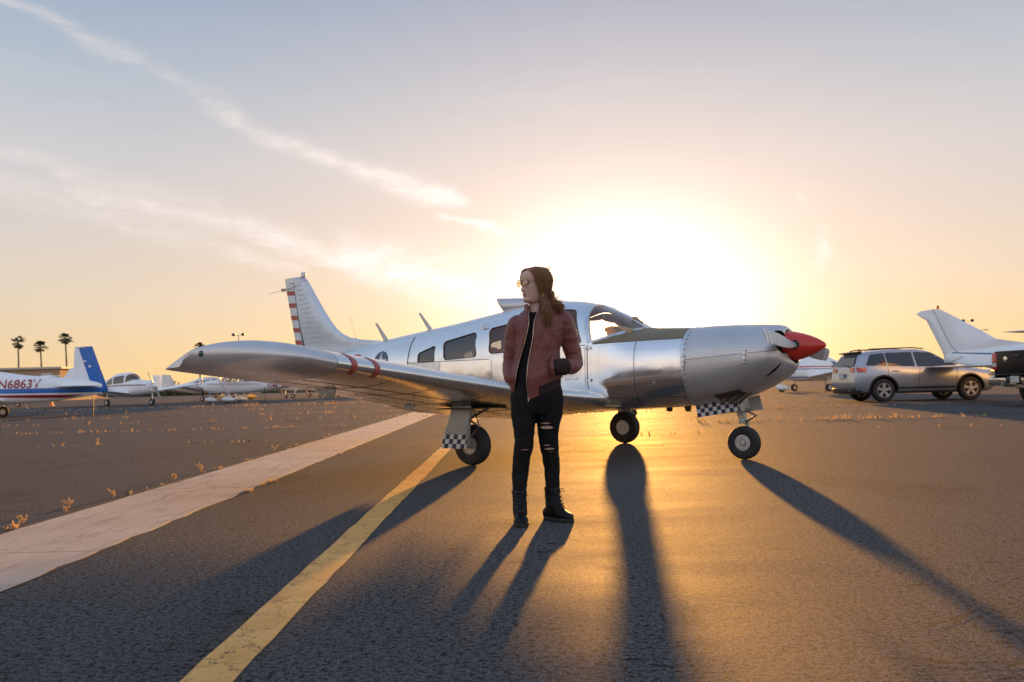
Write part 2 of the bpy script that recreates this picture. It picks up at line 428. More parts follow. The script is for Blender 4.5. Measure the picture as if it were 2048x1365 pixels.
def concrete():
    m = bpy.data.materials.new('concrete'); m.use_nodes = True; T = NT(m.node_tree); b = T.n['Principled BSDF']
    P = T.new('ShaderNodeNewGeometry').outputs['Position']
    c = T.ramp(T.noise(P, 1.3, 8, .65), [(.3, (.45, .32, .225)), (.7, (.62, .475, .35))])
    c = T.mix(.35, c, T.ramp(T.noise(P, 60, 4, .6), [(.3, (.20, .17, .15)), (.7, (.42, .37, .33))]))
    c = T.mix(T.ramp(T.noise(T.map(P, (9, 1.2, 1)), 1.0, 6, .7), [(.50, 0.0), (.72, .6)]), c, (.19, .14, .105))
    vo = T.new('ShaderNodeTexVoronoi', feature='DISTANCE_TO_EDGE'); vo.inputs['Scale'].default_value = .9
    T.l.new(T.vmath('ADD', P, T.vmath('SCALE', T.noise(P, 3, 5, .7, out=1), .5)), vo.inputs['Vector'])
    c = T.mix(T.math('MULTIPLY', T.ramp(vo.outputs['Distance'], [(.002, 1.0), (.008, 0.0)]), T.ramp(T.noise(P, .8, 3, .6), [(.46, 0.0), (.56, .8)])), c, (.05, .04, .033))
    T.l.new(c, b.inputs['Base Color']); b.inputs['Roughness'].default_value = .72; b.inputs['Specular IOR Level'].default_value = .35
    T.l.new(T.bump(T.noise(T.map(P, (30, 90, 1)), 1.0, 4, .6), .35, .006), b.inputs['Normal'])
    return m
M['concrete'] = concrete()
def linepaint():
    m = bpy.data.materials.new('worn_yellow_paint'); m.use_nodes = True; T = NT(m.node_tree); b = T.n['Principled BSDF']
    P = T.new('ShaderNodeNewGeometry').outputs['Position']
    c = T.ramp(T.noise(P, 5, 6, .65), [(.3, (.66, .31, .065)), (.7, (.82, .45, .13))])
    wear = T.ramp(T.noise(P, 60, 5, .75), [(.54, 0.0), (.68, .9)])
    c = T.mix(T.math('MULTIPLY', wear, T.ramp(T.noise(P, 4, 3, .5), [(.42, .15), (.62, 1.0)])), c, (.09, .07, .05))
    vo = T.new('ShaderNodeTexVoronoi', feature='DISTANCE_TO_EDGE'); vo.inputs['Scale'].default_value = 5.5
    T.l.new(T.vmath('ADD', P, T.vmath('SCALE', T.noise(P, 9, 4, .7, out=1), .22)), vo.inputs['Vector'])
    crk = T.math('MULTIPLY', T.ramp(vo.outputs['Distance'], [(.005, 1.0), (.022, 0.0)]), T.ramp(T.noise(P, 2.2, 3, .6), [(.40, 0.0), (.52, .95)]))
    c = T.mix(crk, c, (.035, .028, .022))
    T.l.new(c, b.inputs['Base Color']); b.inputs['Roughness'].default_value = .6; b.inputs['Specular IOR Level'].default_value = .35
    T.l.new(T.bump(T.math('SUBTRACT', T.noise(P, 42, 5, .7), crk), .5, .006), b.inputs['Normal'])
    return m
M['line'] = linepaint()
M['crack'] = mat('dark_crack', (.013, .011, .010), .9)
def straw():
    m = mat('dry_straw', (.58, .40, .19), .8, var=.25, vscale=30); T = NT(m.node_tree)
    b = T.n['Principled BSDF']; tl = T.new('ShaderNodeBsdfTranslucent'); tl.inputs[0].default_value = (.62, .42, .20, 1)
    mx = T.new('ShaderNodeMixShader'); mx.inputs[0].default_value = .30; T.l.new(b.outputs[0], mx.inputs[1]); T.l.new(tl.outputs[0], mx.inputs[2])
    T.l.new(mx.outputs[0], T.n['Material Output'].inputs[0]); return m
M['straw'] = straw()
M['greenweed'] = mat('green_weed', (.10, .12, .04), .8, var=.3, vscale=30)

g = MB()
xs = [-6000, -600, -120, -30, 0, 30, 120, 600, 6000]
ys = [-200, -20, 0, 20, 60, 200, 800, 8000]
g.grid([[(x, y, 0) for x in xs] for y in ys])
structure(g.build('ground', M['asphalt'], smooth=False))

strip = thing('concrete_strip', 'x', 'x', (0, 0, 0)); del strip['label'], strip['category']; structure(strip)
rnd = random.Random(3)
y = 1.9 - 2.95 * 1
while y < 62:
    x0, x1 = -3.30, -2.36
    y1 = y + 2.95
    q = MB(); n = 14
    rows = []
    for i in range(n + 1):
        yy = lerp(y + .007, y1 - .007, i / n); sk = .0
        a, b2 = x0 + rnd.uniform(-.010, .010), x1 + rnd.uniform(-.014, .014)
        rows.append([(a - .001, yy, -.02), (a, yy, .003)] + [(lerp(a, b2, k / 4), yy, .0036) for k in range(1, 4)] + [(b2, yy, .003), (b2 + .001, yy, -.02)])
    q.grid(rows, cap0=True, cap1=True); q.build('slab', M['concrete'], strip, smooth=False)
    y = y1
rows = [[(-1.045 + rnd.uniform(-.006, .006), yy, .004), (-.875 + rnd.uniform(-.006, .006), yy, .004)] for yy in linspace(1.2, 70, 330)]
structure(MB().grid(rows).build('taxi_line', M['line'], smooth=False))

CRACKS = []
def crack(pts, w, seed=0, jit=.05, z=.0035):
    r = random.Random(seed); q = MB(); out = []
    for (xa, ya), (xb, yb) in zip(pts, pts[1:]):
        n = max(4, int(math.hypot(xb - xa, yb - ya) / .12))
        for i in range(n): out.append((lerp(xa, xb, i / n), lerp(ya, yb, i / n)))
    out.append(pts[-1]); k = len(out); rows = []; dx = dy = 0
    for i, (a, b) in enumerate(out):
        t = Vector((out[min(i + 1, k - 1)][0] - out[max(i - 1, 0)][0], out[min(i + 1, k - 1)][1] - out[max(i - 1, 0)][1])).normalized()
        dx = dx * .8 + r.uniform(-jit, jit) * .5; ww = w * r.uniform(.35, 1.3) * (1 if 0 < i < k - 1 else .1)
        nx, ny = -t.y, t.x
        c = (a + nx * dx, b + ny * dx); CRACKS.append((c[0], c[1]))
        rows.append([(c[0] - nx * ww / 2, c[1] - ny * ww / 2, z), (c[0] + nx * ww / 2, c[1] + ny * ww / 2, z)])
    q.grid(rows); return structure(q.build('pavement_crack', M['crack'], smooth=False))
crack([(-16, 14.9), (-9, 14.7), (-3.32, 14.4)], .022, 1)
crack([(-2.34, 14.2), (3, 14.0), (9, 13.7), (14, 13.6)], .020, 2)
crack([(3.6, 17.2), (8, 16.9), (16, 16.0)], .022, 3)
crack([(-22, 19.6), (-10, 19.2), (-3.32, 19.3)], .025, 4)
crack([(-26, 24.6), (-8, 24.0), (2, 24.2), (20, 23.5)], .03, 5)
crack([(-30, 29.8), (-8, 29.0), (6, 29.4)], .03, 6)
crack([(-36, 36.5), (-6, 35.5), (24, 36)], .035, 7)
crack([(-7, 6.72), (-4.4, 6.62), (-3.32, 6.66)], .022, 8, .03)
crack([(1.2, 2.70), (1.5, 2.64), (2.0, 2.68)], .008, 9, .02)
crack([(-12, 10.6), (-6, 10.75), (-3.32, 10.7)], .010, 10, .02)
crack([(1.35, 3.0), (1.9, 3.35), (2.3, 3.3), (3.1, 3.75)], .006, 21, .06)
crack([(-.2, 4.5), (.35, 4.25), (.6, 3.6), (1.0, 3.3)], .004, 22, .06)
crack([(2.2, 6.1), (3.4, 6.5), (4.6, 6.35)], .007, 23, .08)
crack([(-2.3, 7.9), (-1.6, 7.7), (-1.1, 7.85)], .006, 24, .04)
crack([(-.4, 10.15), (3.6, 10.4), (8, 10.2)], .007, 11, .02)
crack([(-3.335, 1.5), (-3.33, 6), (-3.34, 14), (-3.33, 40)], .035, 12, .012, .0022)
crack([(-2.33, 1.5), (-2.335, 6), (-2.33, 14), (-2.335, 40)], .014, 13, .014, .0022)

def tuft(mb, x, y, h, n, r, m=0, spread=.6):
    for _ in range(n):
        a = r.uniform(0, 6.283); l = h * r.uniform(.45, 1.15); b = r.uniform(.1, spread)
        d = Vector((math.cos(a), math.sin(a), 0)); p = Vector((x, y, 0)) + d * r.uniform(0, h * .22)
        side = Vector((-d.y, d.x, 0)) * (.0035 + .018 * h)
        mid = p + d * l * b * .45 + Vector((0, 0, l * .6)); tip = p + d * l * b * 1.1 + Vector((0, 0, l * (1 - .35 * b)))
        mb.add([p - side, p + side, mid + side * .8, mid - side * .8, tip], [(0, 1, 2, 3), (3, 2, 4)], m)
        if r.random() < .35:   # seed head
            q = tip; s2 = side * 2.2
            mb.add([q - s2, q + Vector((0, 0, -l * .12)), q + s2, q + Vector((0, 0, l * .14))], [(0, 1, 2, 3)], m)
rw = random.Random(21)
w = MB()
def row(pts, n, hlo, hhi, clump=.35):
    k = 0
    while k < n:
        i = rw.randrange(len(pts) - 1); t = rw.random()
        x, y = lerp(pts[i][0], pts[i + 1][0], t), lerp(pts[i][1], pts[i + 1][1], t)
        for _ in range(rw.randint(1, 7)):
            tuft(w, x + rw.gauss(0, clump), y + rw.gauss(0, .04), rw.uniform(hlo, hhi) * (1 if rw.random() > .12 else 1.7), rw.randint(4, 9), rw, 1 if rw.random() < .06 else 0); k += 1
row([(-16, 14.9), (-9, 14.7), (-4.5, 14.45)], 70, .02, .06)
row([(2, 14.0), (9, 13.7), (9.4, 13.65)], 60, .02, .05)
row([(3.8, 17.1), (8, 16.9)], 60, .03, .10); row([(8, 16.9), (16, 16.0)], 160, .02, .06, .2)
row([(-22, 19.6), (-10, 19.2), (-3.6, 19.3)], 130, .02, .06, .5)
row([(-26, 24.6), (-8, 24.0), (2, 24.2), (20, 23.5)], 240, .02, .07, .5)
row([(-30, 29.8), (-8, 29.0), (6, 29.4)], 240, .03, .08, .6)
row([(-36, 36.5), (-6, 35.5), (24, 36)], 260, .03, .09, .7)
row([(-36, 46), (-20, 45), (-8, 45)], 300, .05, .14, .9)
row([(-3.34, 3), (-3.34, 16)], 60, .012, .035, .02); row([(-2.33, 3.6), (-2.33, 12)], 26, .012, .035, .02)
stuff(w.build('dry_weeds', [M['straw'], M['greenweed']], smooth=False, recalc=False))
def weed(x, y, h, n, label, seed):
    r = random.Random(seed); q = MB(); h *= .8
    for _ in range(n):
        a = r.uniform(0, 6.28); ln = h * r.uniform(.5, 1.1); lean = r.uniform(.15, .7)
        d = Vector((math.cos(a), math.sin(a), 0)); pts = [Vector((0, 0, 0)) + d * ln * lean * t ** 1.6 + Vector((0, 0, ln * t * (1 - .25 * lean * t))) for t in (0, .35, .7, 1)]
        q.tube(pts, [.0028, .0024, .0018, .0012], 4)
        for j in range(r.randint(7, 13)):
            p = pts[2].lerp(pts[3], r.uniform(-.6, 1.1)); e = Vector((r.gauss(0, 1), r.gauss(0, 1), r.gauss(.4, .7))).normalized() * r.uniform(.008, .020)
            s2 = e.orthogonal().normalized() * r.uniform(.004, .008)
            q.add([p - s2, p + e * .5 + s2 * .4, p + e, p + e * .5 - s2], [(0, 1, 2, 3)])
    tuft(q, 0, 0, h * .45, n, r)
    o = q.build('dry_weed', M['straw'], smooth=False, recalc=False); o.location = (x, y, .002)
    return tag(o, label, 'weed', 'dry weeds at the edge of the concrete strip')
weed(-3.42, 5.95, .075, 7, 'dry straw weed nearest the camera at the left edge of the concrete strip', 1)
weed(-3.50, 6.72, .085, 7, 'dry straw weed standing in the crack that runs off the concrete strip', 6)
weed(-3.38, 6.45, .055, 6, 'low dry weed hugging the strip edge just before the side crack', 2)
weed(-3.40, 7.25, .10, 7, 'tall thin dry weed at the strip edge just past the side crack', 3)
weed(-3.40, 8.55, .085, 9, 'bushy dry weed at the strip edge midway along the visible concrete', 4)
weed(-3.42, 9.35, .135, 6, 'tallest dry weed with two upright seed heads beside the concrete strip', 5)
weed(-3.42, 12.2, .12, 6, 'far dry weed at the strip edge below the silver wing', 7)
# ---------------------------------------------------------------- the polished low wing aeroplane
PLANE = thing('airplane', 'polished silver low wing airplane with red spinner standing behind the woman', 'airplane', (0.5513, 10.7395, 0), -0.6407)
#        x     top   bot   half   zc   nt   nb
FU = Hull([(1.95, 1.450, .585, .500, 1.02, 2.7, 2.7), (1.65, 1.465, .565, .535, 1.02, 2.7, 2.8), (1.33, 1.490, .545, .572, 1.00, 2.7, 2.9), (1.20, 1.560, .54, .585, 1.0, 2.75, 2.9),
           (1.07, 1.635, .535, .595, .99, 2.85, 3.0), (.87, 1.735, .53, .606, .98, 3.0, 3.0), (.66, 1.822, .525, .612, .97, 3.0, 3.0), (.38, 1.875, .52, .616, .96, 3.0, 3.0),
           (.08, 1.887, .51, .618, .96, 3.0, 3.0), (-.40, 1.855, .50, .612, .96, 2.9, 3.0), (-.79, 1.808, .49, .60, .96, 2.8, 3.0), (-1.48, 1.722, .475, .555, .97, 2.6, 2.8),
           (-2.22, 1.645, .495, .475, 1.00, 2.4, 2.5), (-3.13, 1.545, .635, .355, 1.06, 2.2, 2.3), (-3.77, 1.475, .785, .265, 1.10, 2.1, 2.1), (-4.5, 1.39, .985, .16, 1.17, 2.0, 2.0), (-5.04, 1.31, 1.12, .06, 1.21, 2, 2)])
W_SMALL = [(-1.91, 1.195), (-1.91, 1.315), (-1.60, 1.405), (-1.585, 1.195)]
W_REAR = [(-1.39, 1.205), (-1.44, 1.445), (-.87, 1.545), (-.82, 1.225)]
W_MID = [(-.60, 1.255), (-.64, 1.575), (-.14, 1.64), (-.12, 1.275)]
W_DOOR = [(.02, 1.285), (.02, 1.665), (.44, 1.752), (.60, 1.735), (.70, 1.47), (.755, 1.335), (.70, 1.31)]
WINDOWS = [(rounded(p, r), n) for p, r, n in ((W_SMALL, .035, 'small'), (W_REAR, .06, 'rear'), (W_MID, .06, 'mid'), (W_DOOR, .06, 'door'))]
WSHIELD = rounded([(.875, 1.345), (.74, 1.775), (.78, 1.84), (1.0, 1.99), (1.6, 1.75), (1.345, 1.505), (1.26, 1.455)], .03)
fus = MB(); xs = sorted(set([-5.04 + i * .12 for i in range(42)] + [.05 + i * .05 for i in range(27)] + [1.33, 1.95]))
xs = [x for x in xs if x <= 1.951]
FU.loft(fus, xs, 64)
fus = fus.build('fuselage', [M['alu'], M['lining']], PLANE)
sd = fus.modifiers.new('skin', 'SOLIDIFY'); sd.thickness = .022; sd.offset = -1; sd.material_offset = 1; sd.use_even_offset = False
apply_mods(fus)
for poly, nm in WINDOWS:
    cut = MB().prism([(p[0], -1, p[1]) for p in poly], (0, 2, 0)).build('cutter', M['lining'], PLANE)
    boolean(fus, cut)
cut = MB().prism([(p[0], -1, p[1]) for p in WSHIELD], (0, 2, 0)).build('cutter', M['lining'], PLANE)
boolean(fus, cut); resmooth(fus, 40)
def pane(poly, sg, m, name='window'):
    q = MB(); FU.patch(q, poly, sg, -.010, rings=5); return q.build(name, m, PLANE)
def gasket(poly, sg, w=.008):
    q = MB(); n = len(poly); cx = sum(p[0] for p in poly) / n; cz = sum(p[1] for p in poly) / n; rows = []
    for p in poly + poly[:1]:
        d = Vector((p[0] - cx, p[1] - cz)).normalized()
        rows.append([FU.side(p[0] - d.x * .004, p[1] - d.y * .004, sg, .0005), FU.side(p[0] + d.x * .004, p[1] + d.y * .004, sg, .005), FU.side(p[0] + d.x * w, p[1] + d.y * w, sg, .0035)])
    q.grid(rows); return q.build('gasket', M['seam'])
for poly, nm in WINDOWS:
    for sg in (-1, 1):
        w = pane(poly, sg, M['glass'] if nm in ('door', 'mid') else M['tint'])
        if sg == -1 and nm != 'door':
            gk = gasket(poly, sg); gk.parent = w
# windshield glass with its centre post and sill frame
def ws_low(x):
    a = lerp(1.775, 1.345, min(max((x - .74) / .135, 0), 1)) if x < .875 else 0
    b = pchip([.875, 1.0, 1.26, 1.345, 1.5], [1.345, 1.375, 1.455, 1.487, 1.487])(x) if x >= .875 else 0
    return max(a, b)
q = MB(); rows = []
for x in linspace(.745, 1.335, 22):
    t0 = FU.th_at(x, min(ws_low(x), FU.sec(x)[0] - .003))
    rows.append([FU.pt(x, lerp(t0, math.pi - t0, j / 24), -.008) for j in range(25)])
q.grid(rows); ws = q.build('windshield', M['glass'], PLANE)
q = MB(); rows = []
for x in linspace(.70, 1.40, 18):
    t0 = R(90); p = FU.pt(x, t0, .004)
    rows.append([p + Vector((0, -.042, -.012)), p + Vector((0, -.03, .004)), p + Vector((0, .03, .004)), p + Vector((0, .042, -.012)), p + Vector((0, .03, -.03)), p + Vector((0, -.03, -.03))])
q.grid(rows, True, cap0=True, cap1=True); q.build('center_post', M['alu'], ws)
def edge_strip(poly, sg, w, m, name, off=.004, th=.006):
    q = MB(); rows = []
    k = len(poly)
    for i, p in enumerate(poly):
        a = Vector(poly[max(i - 1, 0)]); b = Vector(poly[min(i + 1, k - 1)]); t = (b - a).normalized(); nrm = Vector((-t.y, t.x))
        pa, pb = Vector(p), Vector(p) + nrm * w
        rows.append([FU.side(pa.x, pa.y, sg, 0), FU.side(pa.x, pa.y, sg, off + th), FU.side(pb.x, pb.y, sg, off + th), FU.side(pb.x, pb.y, sg, 0)])
    q.grid(rows, cap0=True, cap1=True); return q.build(name, m, PLANE)
for sg in (-1, 1):
    edge_strip([(1.325, 1.475), (1.26, 1.452), (1.13, 1.415), (1.0, 1.375), (.88, 1.345)], sg, .028, M['silver'], 'windshield_frame')
    edge_strip([(.865, 1.335), (.83, 1.46), (.79, 1.60), (.745, 1.765)], sg, .042, M['alu_dull'], 'door_pillar')
# cabin inside: glareshield and panel, seats, compass
q = MB()
prof = [(1.30, 1.465), (1.18, 1.50), (1.05, 1.515), (.97, 1.50), (.945, 1.475), (.98, 1.44), (1.0, 1.36), (1.02, 1.15), (1.3, 1.12)]
q.prism([(x, -.42, z) for x, z in prof], (0, .84, 0)); q.build('instrument_panel', M['seat'], PLANE, bevel=.012)
q = MB(); q.lathe([(.0, -.035), (.035, -.03), (.04, 0), (.035, .035), (0, .04)], (1.13, 0, 1.60), (1, 0, 0), 12)
q.tube([(1.13, 0, 1.63), (1.19, 0, 1.59), (1.24, 0, 1.555)], .012, 6); q.build('compass', M['seat'], PLANE)
for x, yy in ((.30, -.27), (.30, .27), (-.75, -.27), (-.75, .27)):
    q = MB(); q.box((x - .12, yy, 1.05), (.12, .44, .62), rot=Matrix.Rotation(R(-12), 3, 'Y')); q.box((x - .21, yy, 1.40), (.07, .25, .17)); q.box((x + .12, yy, .80), (.46, .44, .13))
    q.build('seat', M['seat'], PLANE, bevel=.03)
q = MB(); q.box((-.3, 0, .60), (2.9, 1.0, .02)); q.build('cabin_floor', M['lining'], PLANE)
# olive anti-glare deck and the riveted skin panels of the near and far side
deckz = lambda x: pchip([.86, .95, 1.35, 1.95], [1.300, 1.305, 1.317, 1.325])(x)
q = MB(); rows = []
for x in linspace(.90, 1.947, 40):
    zt = FU.sec(x)[0]
    if x < 1.345: lim = lambda xx: min(ws_low(max(xx, .876)) - .032, FU.sec(xx)[0] - .002)
    else: lim = None
    t0 = FU.th_at(x, deckz(x)); t1 = FU.th_at(x, lim(x)) if lim else R(90)
    if t1 < t0: t1 = t0 + .001
    rows.append([FU.pt(x, lerp(t0, t1, j / 14), .005) for j in range(15)])
q.grid(rows)
q2 = [[Vector((p.x, -p.y, p.z)) for p in r] for r in rows]; q.grid(q2)
q.build('antiglare_deck', M['deck'], PLANE)
def skin(x0, x1, z0, z1, m='alu', off=.004, nx=8, name='skin_panel', nz=10):
    for sg in (-1, 1):
        q = MB(); FU.sheet(q, linspace(x0, x1, nx), z0, z1, sg, off, nz)
        q.build(name, M[m], PLANE)
skin(.86, 1.405, .70, lambda x: deckz(x) - .004)
skin(1.412, 1.935, .70, lambda x: deckz(x) - .004)
skin(.86, 1.935, .575, .694, 'alu_dull', .003, 14, nz=6)
skin(-.56, .0, .80, 1.235, 'alu', .003)
skin(-1.46, -.565, .80, 1.185, 'alu', .0035, 10)
skin(-2.10, -1.465, .62, 1.18, 'alu_dull', .003, 10)
skin(.03, .80, .80, 1.275, 'alu', .005, 10, 'cabin_door')
def seam(pts, sg=-1, r=.0035, m='seam'):
    q = MB(); q.tube([FU.side(x, z, sg, .004) for x, z in pts], r, 5); return q.build('seam', M[m], PLANE)
seam([(.83, z) for z in linspace(.80, 1.30, 14)]); seam([(1.408, z) for z in linspace(.60, 1.31, 18)])
seam([(x, 1.30 + .0 * x) for x in linspace(.0, .80, 10)])
seam([(x, .697) for x in linspace(.86, 1.93, 14)])
seam([(-2.12, z) for z in linspace(.65, 1.55, 16)]); seam([(x, 1.19) for x in linspace(-2.1, -.6, 16)])
# rivet rows
q = MB(); rr = random.Random(5)
def rivrow(pts, step, sg=-1, off=.005, r=.0042):
    L_ = 0; prev = None; nextd = 0
    for i in range(len(pts) - 1):
        a, b = Vector(pts[i]), Vector(pts[i + 1]); d = (b - a).length
        while nextd <= L_ + d:
            t = (nextd - L_) / d; p = a.lerp(b, t); c = FU.side(p.x, p.y, sg, off); nrm = (FU.side(p.x, p.y, sg, off + .01) - c).normalized()
            u = Vector((1, 0, 0)); v = nrm.cross(u).normalized()
            ring = [c + (u * math.cos(k * 1.0472) + v * math.sin(k * 1.0472)) * r for k in range(6)]
            q.add(ring + [c + nrm * r * .5], [(k, (k + 1) % 6, 6) for k in range(6)]); nextd += step
        L_ += d
for x in (.875, .98, 1.39, 1.425, 1.915): rivrow([(x, .60), (x, 1.29)], .035)
rivrow([(.86, deckz(.9) - .02), (1.93, deckz(1.9) - .02)], .035); rivrow([(.86, .71), (1.93, .71)], .035); rivrow([(.86, .685), (1.93, .685)], .035)
for x in (-.55, -.575, -1.455, -1.475, -2.09, -2.13, -2.6, -3.1, -3.6, -4.1): rivrow([(x, FU.sec(x)[1] + .12), (x, min(1.185, FU.sec(x)[0] - .2)) if x > -2 else (x, FU.sec(x)[0] - .05)], .04)
rivrow([(-2.1, 1.175), (-.02, 1.225)], .035); rivrow([(-2.1, 1.20), (-.02, 1.25)], .035); rivrow([(-4.9, 1.27), (-2.15, 1.44)], .045)
rivrow([(-2.0, 1.50), (.4, 1.79)], .045); rivrow([(-.02, .85), (-.02, 1.25)], .035)
stuff(q.build('rivets', M['rivet'], PLANE, smooth=False))
# door hinges and handle, vents, fuel drain
for z in (1.265, .895):
    q = MB(); q.box((0, 0, 0), (.11, .012, .012)); q.box((.03, -.004, 0), (.05, .016, .03)); q.tube([(-.005, -.01, -.022), (-.005, -.01, .022)], .009, 8)
    h = q.build('door_hinge', M['alu_dull'], PLANE); h.location = FU.side(.83, z, -1, .012)
q = MB(); q.box((0, 0, 0), (.16, .012, .02)); q.box((-.06, .006, 0), (.05, .02, .035)); h = q.build('door_handle', M['alu_dull'], PLANE, bevel=.004); h.location = FU.side(.62, .92, -1, .014)
q = MB(); q.lathe([(.075, 0), (.078, .006), (.06, .012), (.05, .006), (0, .004)], (0, 0, 0), (0, -1, 0), 20); h = q.build('air_vent', M['alu_dull'], PLANE)
p = FU.side(-.73, 1.60, -1, .004); h.location = p; h.scale = (1, 1, .42); h.rotation_euler = (R(-35), 0, 0)
q = MB(); q.box((0, 0, 0), (.075, .004, .09)); q.lathe([(.010, 0), (.010, .010), (0, .012)], (0, -.002, .03), (0, -1, 0), 8); h = q.build('inspection_plate', M['steel'], PLANE, bevel=.001); h.scale = (.6, .5, .6); h.location = FU.side(1.62, .84, -1, .004); h.rotation_euler = (R(6), 0, 0)
# roundel with a star on the rear side, partly hidden by the wing
q = MB(); cx, cz, rad = -2.72, 1.215, .165
FU.patch(q, [(cx + rad * math.cos(t), cz + rad * math.sin(t)) for t in linspace(0, 2 * math.pi, 33)[:-1]], -1, .004)
rd = q.build('roundel', mat('faded_roundel_blue', (.10, .13, .19), .45, .3), PLANE)
q = MB(); star = []
for k in range(10):
    t = math.pi / 2 + k * math.pi / 5; rr_ = rad * (.92 if k % 2 == 0 else .36); star.append((cx + rr_ * math.cos(t), cz + rr_ * math.sin(t)))
FU.patch(q, star, -1, .0065, rings=2); q.build('star', M['white'], rd)
q = MB(); q.lathe([(.055, 0), (.055, .03), (.045, .055), (.0, .062)], (-3.3, 0, 0), (0, 0, 1), 16); b = q.build('beacon', M['red'], PLANE); b.location = (0, -.30, 1.30)
# ---- cowling, split along its side seam
CO = Hull([(1.957, 1.455, .583, .508, 1.03, 2.6, 2.6), (2.16, 1.462, .612, .505, 1.04, 2.6, 2.5), (2.40, 1.458, .655, .492, 1.06, 2.6, 2.4), (2.56, 1.452, .700, .475, 1.07, 2.5, 2.3),
           (2.70, 1.445, .760, .455, 1.08, 2.5, 2.2), (2.82, 1.437, .822, .425, 1.09, 2.4, 2.1), (2.89, 1.428, .862, .395, 1.10, 2.3, 2.1), (2.93, 1.405, .892, .36, 1.10, 2.2, 2.1),
           (2.955, 1.35, .92, .30, 1.09, 2.2, 2.1), (2.985, 1.17, .945, .19, 1.045, 2.1, 2.1), (3.02, 1.05, .985, .07, 1.02, 2, 2)])
def cowl_half(z_is_top):
    q = MB(); xs_ = linspace(1.957, 2.56, 14)[:-1] + linspace(2.56, 2.93, 14)[:-1] + [2.93, 2.943, 2.955, 2.97, 2.985, 3.0, 3.02]
    CO.loft(q, xs_, 72)
    o = q.build('upper_cowl' if z_is_top else 'lower_cowl', [M['silver'], M['seam']], PLANE)
    hole = mat('x', (.02, .016, .012), .8) if 'inlet' not in M else M['inlet']; M['inlet'] = hole; hole.name = 'inlet_dark'
    for sg in (-1, 1):
        c = MB(); rows = []
        for k, (xx, sc) in enumerate(((2.80, .55), (2.84, .9), (2.9, 1), (3.1, 1.12))):
            rows.append([(xx, sg * .225 + .125 * sc * math.cos(t), 1.245 + .118 * sc * math.sin(t) - (.03 if math.cos(t) * sg > 0 else 0) * 0) for t in (2 * math.pi * j / 24 for j in range(24))])
        c.grid(rows, True, cap0=True, cap1=True); boolean(o, c.build('cutter', hole, PLANE))
    c = MB(); c.lathe([(.178, 2.87), (.185, 3.2)], (0, 0, 1.20), (1, 0, 0), 40); boolean(o, c.build('cutter', hole, PLANE))
    # lower landing-light slot
    if not z_is_top:
        c = MB(); rows = [[(2.86 + .10 * math.sin(t) * .9 + dx, -.27 + .028 * math.cos(t) + dy, .955 + .072 * math.sin(t)) for t in (2 * math.pi * j / 20 for j in range(20))] for dx, dy in ((-.03, .045), (.12, -.15))]
        c.grid(rows, True, cap0=True, cap1=True); boolean(o, c.build('cutter', hole, PLANE))
    bm = bmesh.new(); bm.from_mesh(o.data)
    a, b = Vector((1.9, 0, 1.083)), Vector((2.95, 0, 1.155)); d = (b - a).normalized(); nrm = Vector((-d.z, 0, d.x))
    g_ = bm.verts[:] + bm.edges[:] + bm.faces[:]
    bmesh.ops.bisect_plane(bm, geom=g_, plane_co=a + nrm * (.0022 if z_is_top else -.0022), plane_no=nrm, clear_inner=z_is_top, clear_outer=not z_is_top)
    bm.to_mesh(o.data); bm.free()
    md = o.modifiers.new('t', 'SOLIDIFY'); md.thickness = .006; md.offset = -1; apply_mods(o); resmooth(o, 40)
    return o
cowl_half(True); cowl_half(False)
q = MB(); CO.loft(q, [1.98, 2.3, 2.6, 2.78], 32); o = q.build('engine_block', M['seam'], PLANE); o.scale = (1, .93, .93); o.location = (0, 0, .075)
q = MB(); rows = [[CO.pt(1.957 + dx, 2 * math.pi * j / 64, off) for j in range(64)] for dx, off in ((-.012, -.004), (-.010, .006), (.012, .0065), (.016, -.002))]
q.grid(rows, True); q.build('cowl_edge_band', M['alu_dull'], PLANE)
q = MB(); rr = random.Random(8)
for k in range(15):
    t = lerp(-60, 62, k / 14)
    c = CO.pt(1.99, math.pi - R(t), .003); c2 = CO.pt(1.99, math.pi - R(t), .013); nrm = (c2 - c).normalized()
    q.lathe([(.008, 0), (.008, .003), (.004, .005), (0, .005)], c, nrm, 8)
stuff(q.build('fasteners', M['steel'], PLANE))
for x in (1.975, 2.64):
    z = lerp(1.083, 1.155, (x - 1.9) / 1.05); q = MB()
    q.box((0, 0, .0), (.034, .014, .055)); q.box((0, -.004, -.055), (.022, .014, .07)); q.box((0, -.002, .034), (.05, .01, .012)); q.tube([(-.02, -.012, -.02), (.02, -.012, -.02)], .007, 8)
    q.lathe([(.012, 0), (.012, .01), (0, .012)], (0, -.004, -.095), (0, -1, 0), 10)
    h = q.build('cowl_latch', M['alu_dull'], PLANE, bevel=.003); th = CO.th_at(x, z); pp = CO.pt(x, th, .006); h.location = (pp.x, -pp.y, pp.z)
